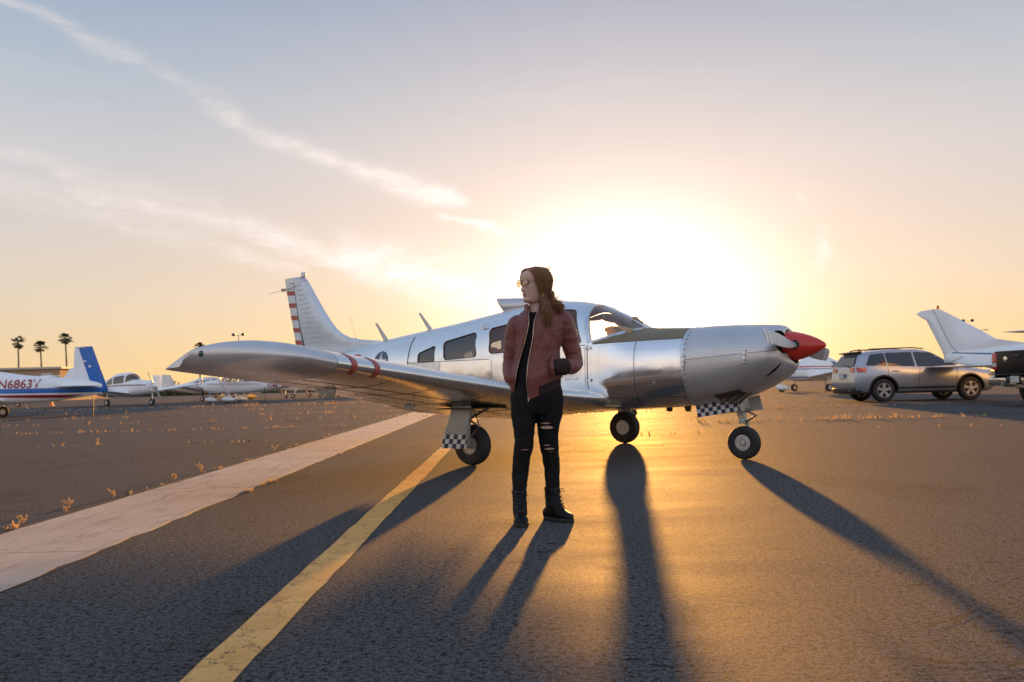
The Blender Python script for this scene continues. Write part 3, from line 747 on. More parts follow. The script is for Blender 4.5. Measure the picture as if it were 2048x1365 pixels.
# ---- spinner and propeller
PROP = Vector((0, 0, 1.2))
sp = [(.0, 3.335), (.018, 3.328), (.045, 3.295), (.075, 3.245), (.105, 3.18), (.132, 3.10), (.153, 3.02), (.163, 2.97), (.166, 2.94), (.158, 2.93), (.0, 2.925)]
q = MB(); q.lathe(sp[::-1], PROP, (1, 0, 0), 48); spin = q.build('spinner', [M['red'], M['seam']], PLANE)
ROT = R(-5.0)   # blade axis, tilted so that the near blade is the higher one
for sg in (-1, 1):
    ax = Vector((0, sg * math.cos(ROT), sg * math.sin(ROT))); up0 = Vector((1, 0, 0)).cross(ax).normalized()
    q = MB(); rows = []
    for r_, ch, tw, th in ((.10, .075, 62, .050), (.15, .075, 60, .046), (.19, .085, 56, .036), (.26, .115, 50, .028), (.36, .148, 42, .023), (.5, .165, 35, .018), (.68, .16, 29, .014), (.84, .148, 25, .011), (.96, .135, 23, .009), (1.005, .115, 22, .007), (1.02, .08, 22, .004)):
        fwd = Vector((1, 0, 0)); c = PROP + ax * r_ + fwd * 3.055
        dchord = (up0 * math.cos(R(tw)) + fwd * math.sin(R(tw)) * (-sg)).normalized() if False else (up0 * math.cos(R(tw * .75)) + fwd * math.sin(R(tw * .75))).normalized()
        nrm = dchord.cross(ax).normalized()
        rows.append([c + dchord * ch * .5 * math.cos(t) + nrm * th * .5 * math.sin(t) for t in (2 * math.pi * j / 20 for j in range(20))])
    q.grid(rows, True, cap0=True, cap1=True)
    bl = q.build('propeller_blade', M['blade'], PLANE)
    for r0, r1 in ((.85, .885), (.935, .985)):
        q = MB(); rs = []
        for r_ in (r0, (r0 + r1) / 2, r1):
            k = 0; tab = [(.84, .148, 25, .011), (.96, .135, 23, .009), (1.005, .115, 22, .007)]
            ch = lerp(.148, .135, (r_ - .84) / .12) if r_ < .96 else lerp(.135, .115, (r_ - .96) / .045); tw = 24; thk = lerp(.011, .009, (r_ - .84) / .12)
            c = PROP + ax * r_ + Vector((3.055, 0, 0)); dchord = (up0 * math.cos(R(tw * .75)) + Vector((1, 0, 0)) * math.sin(R(tw * .75))).normalized(); nrm = dchord.cross(ax).normalized()
            rs.append([c + dchord * (ch * .5 + .002) * math.cos(t) + nrm * (thk * .5 + .002) * math.sin(t) for t in (2 * math.pi * j / 20 for j in range(20))])
        q.grid(rs, True); q.build('white_band', M['white'], bl)
    q = MB(); q.lathe([(.048, 0), (.050, .012), (.048, .022), (.04, .025)], PROP + ax * .140 + Vector((3.055, 0, 0)), ax, 20); q.build('blade_boot', M['seam'], bl)
# ---- wings
naca = lambda t: 5 * (.2969 * math.sqrt(t) - .126 * t - .3516 * t * t + .2843 * t ** 3 - .1036 * t ** 4)
LEX = pchip([.40, .62, .95, 1.5, 4.2, 4.45, 4.60, 4.72, 4.80, 4.84], [1.10, 1.05, .86, .66, .63, .58, .43, .20, -.10, -.45])
TEX = pchip([.40, 4.0, 4.45, 4.60, 4.70, 4.77, 4.81, 4.84], [-.95, -.95, -.955, -.965, -.97, -.93, -.82, -.60])
ZLE = lambda b: .685 + .113 * (b - .6) + (max(0, b - 4.2) * .06)
ZTE = lambda b: .455 + .150 * (b - .6) + .034 * math.exp(-((b - 3.4) / .85) ** 2)
THK = pchip([.40, .62, 1.5, 4.2, 4.45, 4.62, 4.74, 4.81, 4.84], [.23, .26, .25, .26, .27, .26, .21, .13, .04])
def wing_sec(b, n=17, c0=0.0, c1=1.0):
    lx, tx, lz, tz, th = LEX(b), TEX(b), ZLE(b), ZTE(b), THK(b); pts = []
    up, lo = [], []
    for i in range(n):
        t = .5 * (1 - math.cos(math.pi * i / (n - 1))); t = c0 + (c1 - c0) * t
        yt = naca(t) * th; x = lerp(lx, tx, t); z = lerp(lz, tz, t) + .018 * math.sin(math.pi * t)
        up.append((x, z + yt * 1.08)); lo.append((x, z - yt * .92))
    return up, lo
def wing_pt(b, t, upper, sg, off=0.0):
    lx, tx, lz, tz, th = LEX(b), TEX(b), ZLE(b), ZTE(b), THK(b); t = max(t, 0)
    yt = naca(t) * th; x = lerp(lx, tx, t); z = lerp(lz, tz, t) + .018 * math.sin(math.pi * t)
    return Vector((x + (off if t < .02 else 0), sg * b, z + (yt * 1.08 + off if upper else -yt * .92 - off)))
def wing_mesh(bs, sg, c0=0.0, c1=1.0, n=19, capa=True, capb=True):
    rows = []
    for b in bs:
        up, lo = wing_sec(b, n, c0, c1)
        ring = up + (lo[::-1][:-1] if c0 == 0 else lo[::-1])
        if c1 == 1.0: pass
        rows.append([(x, sg * b, z) for x, z in ring])
    return MB().grid(rows, True, cap0=capa, cap1=capb)
for sg in (-1, 1):
    bsin = linspace(.40, 1.5, 9) + linspace(1.7, 4.17, 12)
    wing = wing_mesh(bsin, sg, 0, .775).build('wing', M['wing'], PLANE, sharp=45)
    wing_mesh([4.175] + linspace(4.2, 4.6, 7) + [4.64, 4.68, 4.72, 4.75, 4.78, 4.80, 4.82, 4.835, 4.84], sg).build('wing_tip', M['silver'], PLANE, sharp=80)
    wing_mesh(linspace(.62, 2.12, 6), sg, .785, 1.0, 8).build('flap', M['wing'], PLANE, sharp=45)
    wing_mesh(linspace(2.135, 4.165, 8), sg, .785, 1.0, 8).build('aileron', M['wing'], PLANE, sharp=45)
    for b in (1.0, 2.0, 3.25):
        q = MB(); a, e = wing_pt(b, .80, False, sg), wing_pt(b, .80, False, sg)
        q.prism([(a.x + .12, sg * b - .008, a.z + .02), (a.x - .02, sg * b - .008, a.z - .05), (a.x - .05, sg * b - .008, a.z - .05), (a.x - .12, sg * b - .008, a.z + .02)], (0, .016, 0)); q.build('hinge_bracket', M['doorpaint'], PLANE)
    for t0, b0 in ((0, 3.96), (0, 3.70)):      # two red bands round the leading edge
        q = MB(); rows = []
        for k in linspace(-1, 1, 25):
            t = abs(k) ** 2 * (.10 if k > 0 else .05); skew = .16 * (k if k > 0 else 0) * 0
            sh = (-.55 if k < 0 else .35) * abs(k) * .30
            rows.append([wing_pt(b0 + w_ + sh * 0, t, k > 0, sg, .003) for w_ in (0, .03, .06)])
        q.grid(rows); q.build('red_band', M['redstripe'], wing)
    q = MB(); q.lathe([(.0, -.05), (.025, -.045), (.042, -.02), (.045, .02), (.035, .05), (.0, .06)], (0, 0, 0), (1, 0, 0), 16); nl = q.build('navigation_light', M['navlight'], PLANE); nl.location = (-.32, sg * 4.80, ZLE(4.8) - .0); nl.scale = (.8, .8, .8)
    q = MB(); q.tube([(-.06, 0, 0), (-.16, 0, .0), (-.30, 0, -.005)], [.038, .032, .012], 10); h = q.build('light_fairing', M['silver'], nl)
    q = MB(); rr = random.Random(4)         # underside skin seams and filler caps
    for b in (1.25, 2.1, 2.9, 3.5): q.tube([wing_pt(b, t, False, sg, .001) for t in linspace(.05, .76, 12)], .0025, 4)
    for t in (.30, .55): q.tube([wing_pt(b, t, False, sg, .001) for b in linspace(1.0, 4.15, 14)], .0025, 4)
    q.build('wing_seams', M['seam'], wing)
    q = MB(); a = wing_pt(1.9, .34, False, sg); q.prism([(.30, sg * 1.45, 0), (.16, sg * 1.36, 0), (-.26, sg * 1.36, 0), (-.28, sg * 1.95, 0), (.18, sg * 2.0, 0)], (0, 0, .012)); w_ = q.build('wheel_well', M['grime'], PLANE); w_.location = (0, 0, wing_pt(1.7, .5, False, sg).z - .014)
    q = MB(); q.tube([(-.15, sg * 2.45, 0), (-.15, sg * 2.45, -.03)], .004, 6); q.lathe([(.016, -.006), (.02, 0), (.016, .006)], (-.15, sg * 2.45, -.045), (0, 1, 0), 12); t_ = q.build('tie_down_ring', M['steel'], PLANE); t_.location = (0, 0, wing_pt(2.45, .5, False, sg).z)
# pitot blade under the near wing
q = MB(); p = wing_pt(3.35, .62, False, -1); q.prism([(p.x + .03, p.y - .006, p.z + .01), (p.x - .02, p.y - .006, p.z - .085), (p.x - .15, p.y - .006, p.z - .085), (p.x - .12, p.y - .006, p.z + .01)], (0, .012, 0)); q.build('pitot_mast', M['doorpaint'], PLANE, bevel=.003)
# ---- tail
def fin_section(z, xl, xt, th, n=13):
    pts = []
    for i in range(n): t = .5 * (1 - math.cos(math.pi * i / (n - 1))); pts.append((lerp(xl, xt, t), naca(t) * th))
    return [(x, -y, z) for x, y in pts] + [(x, y, z) for x, y in pts[::-1][1:-1]]
FLE = pchip([1.40, 1.55, 1.575, 1.62, 1.70, 1.84, 2.0, 2.22, 2.45, 2.65], [-2.85, -2.95, -3.30, -3.68, -3.92, -4.12, -4.27, -4.45, -4.62, -4.775])
HNG = lambda z: lerp(-4.80, -5.02, (z - 1.5) / 1.06)
TEX_ = lambda z: lerp(-5.03, -5.31, (z - 1.55) / 1.15)
def fin_rows(zs, fl, ft, fth):
    return [fin_section(z, fl(z), ft(z), fth(z)) for z in zs]
zs = [1.42, 1.5, 1.55, 1.575, 1.60, 1.64, 1.70, 1.77, 1.84, 1.92, 2.0, 2.15, 2.3, 2.45, 2.59]
fth = lambda z: pchip([1.4, 1.6, 1.75, 2.0, 2.65], [.07, .08, .12, .15, .09])(z)
def blunt(rows): return rows
fin = MB()
rows = []
for z in zs:      # fin box is cut off square at the hinge line
    xl, xh = FLE(z), HNG(z); pts = []
    n = 12; ch = abs(xl - TEX_(z)); T_ = fth(z)
    for i in range(n):
        t = (1 - math.cos(math.pi / 2 * i / (n - 1))); x = lerp(xl, xh, t); u = min(abs(x - xl) / max(ch, .01), 1)
        pts.append((x, naca(u) * T_ + .002))
    rows.append([(x, -y, z) for x, y in pts] + [(x, y, z) for x, y in pts[::-1]])
fin.grid(rows, True, cap0=True, cap1=True); fin = fin.build('fin', M['finskin'], PLANE)
q = MB(); rows = []
for z in (2.593, 2.62, 2.645, 2.665, 2.675):
    k = (z - 2.593) / .082; rows.append(fin_section(z, FLE(min(z, 2.65)) - .02 * k - (.05 * max(0, k - .6)), TEX_(z) + .0, .09 * (1 - .55 * k * k), 13))
q.grid(rows, True, cap0=True, cap1=True)
q.tube([(-4.83, 0, 2.67), (-4.835, 0, 2.70)], .035, 12); q.build('fin_cap', M['silver'], fin)
q = MB(); q.lathe([(.03, 0), (.042, .004), (.042, .035), (.03, .05), (0, .052)], (-4.835, 0, 2.70), (0, 0, 1), 14); q.build('tail_beacon', M['white'], PLANE)
rud = MB(); rows = []
for z in [1.30, 1.5, 1.8, 2.1, 2.4, 2.588]:
    xh, xt = HNG(z) - .035, TEX_(z); y0 = naca(.78) * fth(z) * .95 + .003
    rows.append([(xh, -y0, z), (lerp(xh, xt, .5), -y0 * .55, z), (xt, -.003, z), (xt, .003, z), (lerp(xh, xt, .5), y0 * .55, z), (xh, y0, z)])
rud.grid(rows, True, cap0=True, cap1=True); rud = rud.build('rudder', M['finskin'], PLANE, smooth=False)
q = MB(); q.prism([(HNG(1.45) - .002, -.006, 1.45), (HNG(2.585) - .002, -.006, 2.585), (HNG(2.585) - .04, -.006, 2.585), (HNG(1.45) - .04, -.006, 1.45)], (0, .012, 0)); q.build('hinge_gap', M['seam'], fin)
for zc in (1.62, 1.822, 2.025, 2.228, 2.430):
    q = MB()
    for sg in (-1, 1):
        rr_ = []
        for z in (zc - .038, zc + .034):
            xh, xt = HNG(z) - .036, TEX_(z) - .002; y0 = naca(.78) * fth(z) * .95 + .003
            rr_.append([(xh, sg * (y0 + .003), z - .008), (lerp(xh, xt, .5), sg * (y0 * .55 + .003), z), (xt, sg * .006, z + .006)])
        q.grid(rr_)
    q.build('red_stripe', M['redstripe'], rud)
for i in range(14):                              # pressed stiffener beads of the fin skin
    z = 1.545 + i * .0755; xh = HNG(z) + .045; xl = lerp(xh, FLE(z), .80 if z > 1.8 else .62)
    xl = min(xl, lerp(-4.10, -4.86, (z - 1.5) / 1.05) if z > 1.4 else xl)
    q = MB()
    for sg in (-1, 1):
        pts = []
        for t in linspace(0, 1, 7):
            x = lerp(xh, xl, t); u = min(abs(x - FLE(z)) / abs(FLE(z) - TEX_(z)), 1); pts.append((x, sg * (naca(u) * fth(z) + .002 - .004), z + .010 * t))
        q.tube(pts, [.004] + [.0105] * 5 + [.004], 8)
    q.build('stiffener_bead', M['finskin'], fin)
q = MB(); q.tube([(-4.86, -.05, 2.55), (-5.0, -.05, 2.52), (-5.30, -.02, 2.49)], .005, 5); q.tube([(-4.865, -.03, 2.52), (-4.865, -.03, 2.68)], .005, 5)
q.box((-5.335, 0, 2.50), (.07, .05, .045)); q.tube([(-5.36, 0, 2.50), (-5.72, -.0, 2.46)], .003, 4); q.build('whip_antenna', M['steel'], PLANE)
for sg in (-1, 1):
    rows = []
    for b, xl, xt in ((.05, -4.52, -5.30), (.6, -4.54, -5.30), (1.2, -4.56, -5.30), (1.75, -4.60, -5.30), (1.88, -4.70, -5.28)):
        th = .085 if b < 1.8 else .04
        rows.append([(x, sg * b, 1.215 + y) for x, y, z in fin_section(0, xl, xt, th)])
    MB().grid(rows, True, cap0=True, cap1=True).build('stabilizer', M['alu_dull'], PLANE)
# ---- roof scoop and antennas
q = MB(); rows = []
for x, zt, zb, hw in ((-.80, 2.0, 1.955, .165), (-.775, 1.999, 1.90, .17), (-.74, 1.998, 1.84, .175), (-.69, 1.996, 1.77, .178), (-.5, 1.985, 1.77, .172), (-.2, 1.955, 1.80, .14), (.05, 1.915, 1.83, .10), (.22, 1.895, 1.85, .05)):
    n = 16; rows.append([(x, hw * math.copysign(abs(math.cos(t)) ** .6, math.cos(t)), (zt + zb) / 2 + (zt - zb) / 2 * math.copysign(abs(math.sin(t)) ** .7, math.sin(t))) for t in (2 * math.pi * j / n for j in range(n))])
q.grid(rows, True, cap0=True, cap1=True); q.build('roof_scoop', M['silver'], PLANE)
def blade_ant(xb, zb, xt, zt, c0, c1):
    q = MB(); rows = []
    for t in (0, .5, 1):
        x, z, c = lerp(xb, xt, t), lerp(zb, zt, t), lerp(c0, c1, t)
        rows.append([(x + c / 2 * math.cos(a), .014 * math.sin(a) * lerp(1, .6, t), z) for a in (2 * math.pi * j / 12 for j in range(12))])
    q.grid(rows, True, cap0=True, cap1=True); return q.build('blade_antenna', M['blade'], PLANE)
blade_ant(-2.08, 1.62, -2.32, 1.915, .10, .045); blade_ant(-2.98, 1.54, -3.20, 1.825, .11, .045)
q = MB(); q.tube([(-3.63, 0, 1.56), (-3.64, 0, 1.63)], [.012, .008], 6); q.tube([(-3.64, 0, 1.63), (-3.78, 0, 1.99)], .0025, 4); q.build('whip_antenna', M['steel'], PLANE)
q = MB(); q.tube([(.66, 0, 1.81), (.69, 0, 1.90)], .0035, 5); q.build('thermometer_probe', M['steel'], PLANE)
for x in (1.54, 1.77):
    q = MB(); q.prism([(x - .05, -.012, .60), (x + .05, -.012, .60), (x + .035, -.012, .515), (x - .02, -.012, .515)], (0, .024, 0)); q.build('drain_mast', M['grime'], PLANE, bevel=.004)
# ---- landing gear
def wheel(parent, c, r, w, rimr, name='wheel'):
    q = MB(); prof = [(rimr, -w * .34), (rimr + .012, -w * .42), (r * .80, -w * .5), (r * .93, -w * .42), (r * .985, -w * .25), (r, -w * .1), (r, w * .1), (r * .985, w * .25), (r * .93, w * .42), (r * .80, w * .5), (rimr + .012, w * .42), (rimr, w * .34)]
    q.lathe(prof, (0, 0, 0), (0, 1, 0), 48, cap=False)
    t = q.build(name, M['rubber'], parent); t.location = c
    q = MB(); q.lathe([(rimr, -w * .36), (rimr + .004, -w * .40), (rimr - .012, -w * .41), (rimr - .02, -w * .30), (rimr * .62, -w * .22), (rimr * .58, -w * .30), (rimr * .38, -w * .34), (rimr * .34, -w * .40), (.0, -w * .41)], (0, 0, 0), (0, 1, 0), 36)
    q.lathe([(rimr, w * .36), (rimr - .012, w * .41), (rimr - .02, w * .3), (rimr * .5, w * .25), (0, w * .3)], (0, 0, 0), (0, 1, 0), 28)
    q.build('rim', M['rim'], t)
    q = MB()
    for k in range(9):
        a = 2 * math.pi * k / 9; q.lathe([(.008, 0), (.008, .012), (0, .014)], (rimr * .68 * math.cos(a), -w * .235, rimr * .68 * math.sin(a)), (0, -1, 0), 8)
    q.lathe([(rimr * .50, 0), (rimr * .50, .006), (rimr * .40, .010), (.4 * rimr, .0)], (0, -w * .30, 0), (0, -1, 0), 24); q.build('wheel_bolts', M['grime'], t)
    return t
def checker(parent, p00, du, dv, nu, nv, off, first=0, partial=0):
    """squares of a painted check, in two colours"""
    p00, du, dv = Vector(p00), Vector(du), Vector(dv); n = du.cross(dv).normalized() * off
    q = MB()
    for j in range(nv):
        for i in range(nu):
            a = p00 + du * (i / nu) + dv * (j / nv) + n; e = du / nu; f = dv / nv
            q.add([a, a + e, a + e + f, a + f], [(0, 1, 2, 3)], (i + j + first) % 2)
    return q.build('check_squares', [M['checkwhite'], M['navy']], parent, smooth=False)
for sg in (-1, 1):
    cw = (0, sg * 1.69, .222); wh = wheel(PLANE, cw, .222, .155, .098)
    ly = sg * 1.69
    q = MB(); q.tube([(.02, ly + sg * .105 * 1, .30), (.02, ly + sg * .10, .50), (.01, ly + sg * .07, .70)], [.030, .036, .04], 14); q.tube([(0, ly + sg * .10, .222), (.02, ly + sg * .105, .32)], [.03, .03], 12)
    q.tube([(0, ly - .0, .222), (0, ly + sg * .12, .222)], .022, 10); g_ = q.build('gear_strut', M['doorpaint'], PLANE)
    q = MB(); q.tube([(.05, ly + sg * .1, .50), (.16, ly + sg * .08, .42), (.06, ly + sg * .1, .32)], .014, 8); q.tube([(.02, ly + sg * .1, .50), (.02, ly - sg * .42, .66)], .015, 8); q.build('gear_link', M['steel'], g_)
    q = MB(); q.tube([(.03, ly + sg * .06, .40), (.10, ly + sg * .03, .40), (.12, ly, .33), (.13, ly - sg * .02, .26)], .006, 6); q.tube([(.03, ly - .03, .62), (.10, ly - .05, .55), (.09, ly, .44)], .006, 6); q.build('brake_hose', M['black'], g_)
    yo = sg * 1.855
    d = MB(); poly = [(-.13, .655), (.135, .655), (.085, .40), (.075, .20), (-.285, .19), (-.24, .36), (-.17, .52)]
    d.prism([(x, yo + sg * (.02 - (z - .2) * .03), z) for x, z in poly], (0, sg * .012, 0)); d = d.build('gear_door', M['doorpaint'], PLANE, bevel=.003)
    z0, z1 = .192, .345
    ya = yo + sg * (.02 - 0) + (sg * .0125)
    q = MB()
    for j in range(3):
        za, zb = lerp(z0, z1, j / 3), lerp(z0, z1, (j + 1) / 3)
        el = lambda z: lerp(-.283, -.245, (z - .19) / .17); er = lambda z: lerp(.074, .083, (z - .19) / .17)
        for i in range(7):
            f = lambda z, k: max(el(z), min(er(z), el(z) + (k * .0575) - (.0 if j % 2 == 0 else .0)))
            sh = .03 * (0)
            yA, yB = yo + sg * (.034 - (za - .2) * .03), yo + sg * (.034 - (zb - .2) * .03)
            xa0, xa1, xb0, xb1 = f(za, i - .35 + 0), f(za, i + .65), f(zb, i - .35), f(zb, i + .65)
            if xa1 - xa0 < .004 and xb1 - xb0 < .004: continue
            q.add([(xa0, yA, za), (xa1, yA, za), (xb1, yB, zb), (xb0, yB, zb)], [(0, 1, 2, 3)], (i + j) % 2)
    q.build('check_squares', [M['checkwhite'], M['navy']], d, smooth=False)
nw = wheel(PLANE, (2.42, 0, .18), .18, .125, .082, 'nose_wheel')
q = MB(); q.tube([(2.44, 0, .70), (2.43, 0, .52)], .038, 16); q.tube([(2.43, 0, .53), (2.425, 0, .40)], .026, 14); q.box((2.425, 0, .415), (.06, .15, .05)); q.tube([(2.42, 0, .62), (2.42, 0, .60)], .055, 16)
for sg in (1,): q.prism([(2.40, sg * .078 - .006, .42), (2.45, sg * .078 - .006, .42), (2.435, sg * .078 - .006, .17), (2.405, sg * .078 - .006, .17)], (0, .012, 0))
ns = q.build('nose_strut', M['doorpaint'], PLANE, bevel=.004)
q = MB(); q.tube([(2.45, -.02, .53), (2.565, -.01, .475), (2.45, -.02, .405)], [.014, .02, .014], 8); q.tube([(2.36, -.03, .55), (2.38, -.03, .47), (2.42, -.02, .41)], .013, 8); q.tube([(2.33, .03, .60), (2.37, .03, .50)], .012, 8); q.box((2.44, 0, .54), (.10, .09, .03)); q.box((2.40, -.02, .50), (.03, .03, .06)); q.build('torque_link', M['steel'], ns)
d = MB(); p = [(1.925, .585), (2.455, .665), (2.462, .535), (1.94, .452)]; d.prism([(x, -.115, z) for x, z in p], (0, .010, 0)); d = d.build('nose_gear_door', M['white'], PLANE)
checker(d, (1.94, -.1155, .452), (.522, 0, .083), (-.015, 0, .133), 11, 3, .0015, 1)
d = MB(); p = [(2.02, .60), (2.56, .69), (2.60, .53), (2.05, .47)]; d.prism([(x, .13, z) for x, z in p], (0, .010, 0)); d = d.build('nose_gear_door', M['doorpaint'], PLANE)
q = MB(); q.prism([(2.44, -.20, .665), (2.44, .12, .665), (2.455, .12, .525), (2.455, -.16, .525)][::-1], (.01, 0, 0)); 
q.build('nose_gear_door', M['doorpaint'], PLANE)
for x, yy in ((2.31, -.215), (2.39, -.20), (2.48, -.185)):
    q = MB(); pts = [(x + .10, yy + .05, .76), (x + .05, yy, .70), (x, yy - .01, .655), (x - .03, yy - .01, .625)]
    q.tube(pts, [.030, .030, .030, .032], 16, caps=False); q.lathe([(.027, 0), (.0, -.001)], Vector(pts[3]) - Vector((-.004, 0, -.004)), Vector((-.6, -.1, -.6)), 14, cap=False)
    e = q.build('exhaust_pipe', M['grime'], PLANE)
q = MB(); CO.patch(q, densify([(2.25, .66), (2.24, .705), (2.52, .765), (2.56, .725)], .03), -1, .004, rings=6); q.build('exhaust_recess', M['grime'], PLANE)
# ---------------------------------------------------------------- other aeroplanes on the ramp
def small_wheel(parent, c, r=.21, w=.14, name='wheel', rimm='rim'):
    q = MB(); q.lathe([(r * .5, -w * .4), (r * .8, -w * .5), (r * .96, -w * .35), (r, 0), (r * .96, w * .35), (r * .8, w * .5), (r * .5, w * .4)], (0, 0, 0), (0, 1, 0), 24, cap=False)
    t = q.build(name, M['rubber'], parent); t.location = c
    q = MB(); q.lathe([(r * .52, -w * .42), (r * .3, -w * .36), (0, -w * .42)], (0, 0, 0), (0, 1, 0), 18); q.lathe([(r * .52, w * .42), (r * .3, w * .36), (0, w * .42)], (0, 0, 0), (0, 1, 0), 18); q.build('rim', M[rimm], t)
    return t
def wing_loft(sg, root, tip, th=.14, n=11, z0=0, dih=0, tipround=True, y0=.3):
    """root / tip: (y, x leading edge, x trailing edge)"""
    rows = []; ts = [0, .25, .5, .75, .93, .98, 1.0]
    for t in ts:
        y = lerp(root[0], tip[0], t); a, b = lerp(root[1], tip[1], t), lerp(root[2], tip[2], t); k = 1.0
        if tipround and t > .9: k = {.93: 1, .98: .7, 1.0: .2}[t]; a -= (1 - k) * .35 * (a - b)
        z = z0 + dih * (y - root[0]); rows.append([(x, sg * y, z + yy * k) for x, yy, _ in fin_section(0, a, b, th * abs(root[1] - root[2]) / max(abs(a - b), .1) * abs(a - b) / abs(root[1] - root[2]) , n)])
    return MB().grid(rows, True, cap0=True, cap1=True)
def flat_tail(pts, th=.05, m='white', name='fin', parent=None):
    """pts: outline in x, z from leading edge root clockwise; given a lens-like section"""
    q = MB(); n = len(pts); cx = sum(p[0] for p in pts) / n; cz = sum(p[1] for p in pts) / n; o = []
    inner = [(lerp(p[0], cx, .35), lerp(p[1], cz, .25)) for p in pts]
    vs = [(x, 0, z) for x, z in pts] + [(x, -th, z) for x, z in inner] + [(x, th, z) for x, z in inner]
    fs = [[n + i for i in range(n)], [2 * n + i for i in range(n)][::-1]]
    for i in range(n):
        j = (i + 1) % n; fs += [[i, j, n + j, n + i], [j, i, 2 * n + i, 2 * n + j]]
    return q.add(vs, fs).build(name, M[m], parent, sharp=50)
def pant(parent, c, L_=.85, m='white', h=.20, w=.13):
    q = MB(); rows = []
    for t in (0, .06, .2, .4, .6, .8, .95, 1):
        r = math.sin(math.pi * t ** .7) ** .6 if 0 < t < 1 else .02
        rows.append([(L_ * (.42 - t), w * r * math.cos(a), h * r * (math.sin(a) if math.sin(a) > 0 else .6 * math.sin(a)) - .05 * t) for a in (2 * math.pi * j / 14 for j in range(14))])
    o = q.grid(rows, True, cap0=True, cap1=True).build('wheel_fairing', M[m], parent); o.location = c; return o
def prop_and_spinner(root, x, z, r=.95, ang=80, m='blade', spm='white', sr=.15, sl=.34, n=2):
    q = MB(); q.lathe([(sr, 0), (sr * .95, sl * .3), (sr * .6, sl * .75), (sr * .2, sl * .96), (0, sl)], (x, 0, z), (1, 0, 0), 20); q.build('spinner', M[spm], root)
    for k in range(n):
        a = R(ang) + 2 * math.pi * k / n; ax = Vector((0, math.cos(a), math.sin(a))); up = Vector((1, 0, 0)).cross(ax); rows = []
        for t, ch in ((.08, .06), (.2, .11), (.5, .15), (.85, .12), (1, .05)):
            c = Vector((x + .08, 0, z)) + ax * r * t; dc = (up * .85 + Vector((.5 * (1 - t * .6), 0, 0))).normalized(); nn = dc.cross(ax).normalized()
            rows.append([c + dc * ch * .5 * math.cos(b) + nn * .012 * math.sin(b) for b in (2 * math.pi * j / 8 for j in range(8))])
        MB().grid(rows, True, cap0=True, cap1=True).build('propeller_blade', M[m], root)
def bg_plane(label, loc, rot, st, wing, fin, rudder, stab, mains, nose, windows=(), stripes=(), text=None, pants=None, prop=True, group='parked airplanes on the ramp',
             body='white', finm='white', rudm='white', glassm='tint', sides=(-1, 1), n=24, spm='white', prop_ang=80, strut=True, cut=True, name='airplane', blademat='blade'):
    root = thing(name, label, 'airplane', loc, rot, group); H = Hull(st)
    xs = linspace(H.x0, H.x1, 46)
    f = MB(); H.loft(f, xs, n * 2); f = f.build('fuselage', [M[body], M['lining']], root)
    wins = [rounded(p, .05, 3) for p in windows]
    if cut and wins:
        sd = f.modifiers.new('s', 'SOLIDIFY'); sd.thickness = .03; sd.offset = -1; sd.material_offset = 1; apply_mods(f)
        for p in wins: boolean(f, MB().prism([(a, -1.2, b) for a, b in p], (0, 2.4, 0)).build('cutter', M['lining'], root))
        resmooth(f, 40)
    for p in wins:
        for sg in (-1, 1):
            q = MB(); H.patch(q, p, sg, -.012 if cut else .004, rings=2); q.build('window', M[glassm], root)
    for x0, x1, lo, hi, m in stripes:
        q = MB()
        for sg in sides: H.sheet(q, linspace(x0, x1, 22), lo, hi, sg, .006, 3)
        q.build('stripe', M[m], root)
    if text:
        txt, x, z, h, m, sg, sh = text; vs, fs = text_mesh(txt, h, sh, .012)
        flip = -1 if sg > 0 else 1
        q = MB(); q.add([H.side(x + u * flip, z + v, sg, .018) for u, v in vs], fs); q.build('registration', M[m], root, smooth=False, recalc=False)
    high = wing['z'] > 1.5
    for sg in (-1, 1):
        w = wing_loft(sg, (wing.get('y0', .35), wing['le'], wing['te']), (wing['span'] / 2, wing.get('tle', wing['le']), wing.get('tte', wing['te'])), .13, 13, wing['z'], wing.get('dih', .0)).build('wing', M[wing.get('m', 'white')], root)
        if high and strut:
            q = MB(); q.tube([(wing['le'] - .45, sg * .5, .62), (wing['le'] - .45, sg * 2.4, wing['z'] - .05)], .035, 8, flat=1.8); q.build('wing_strut', M[wing.get('m', 'white')], root)
    flat_tail(fin, .05, finm, 'fin', root); flat_tail(rudder, .035, rudm, 'rudder', root)
    for sg in (-1, 1):
        wing_loft(sg, (.05, stab['le'], stab['te']), (stab['span'] / 2, stab.get('tle', stab['le'] - .15), stab['te']), .09, 9, stab['z']).build('stabilizer', M[stab.get('m', 'white')], root)
    for i, (x, y, r) in enumerate(mains + ([nose] if nose else [])):
        wt = small_wheel(root, (x, y, r), r)
        q = MB(); top = (x + .02, y * (.55 if high and y else 1.0), .75 if high else .78); q.tube([(x, y + (.09 if y > 0 else -.09 if y < 0 else 0), r + .02), (x + .01, y * (.8 if high else 1) + (.05 if y == 0 else 0), r + .22), top], .035, 8)
        q.build('gear_leg', M['white'], root)
        if pants and pants[i]:
            pant(root, (x - .02, y, r + .06), m=pants[i], L_=.95, h=.21, w=.14)
    if prop: prop_and_spinner(root, H.x1, wing.get('thrust', 1.12), prop_ang and .93, prop_ang, blademat, spm)
    return root, H
M['blue'] = mat('royal_blue_paint', (.012, .14, .50), .35, coat=.2, var=.06)
M['deepblue'] = mat('navy_stripe_paint', (.010, .05, .20), .4)
M['maroon'] = mat('maroon_paint', (.30, .02, .025), .4)
M['sky_blue'] = mat('slate_blue_paint', (.03, .13, .24), .4)
M['yellow'] = mat('cream_yellow_paint', (.70, .50, .20), .45)
M['offwhite'] = mat('aged_white_paint', (.66, .66, .64), .45, var=.06)
M['clear'] = glass('clear_window', (.80, .82, .84), .05)
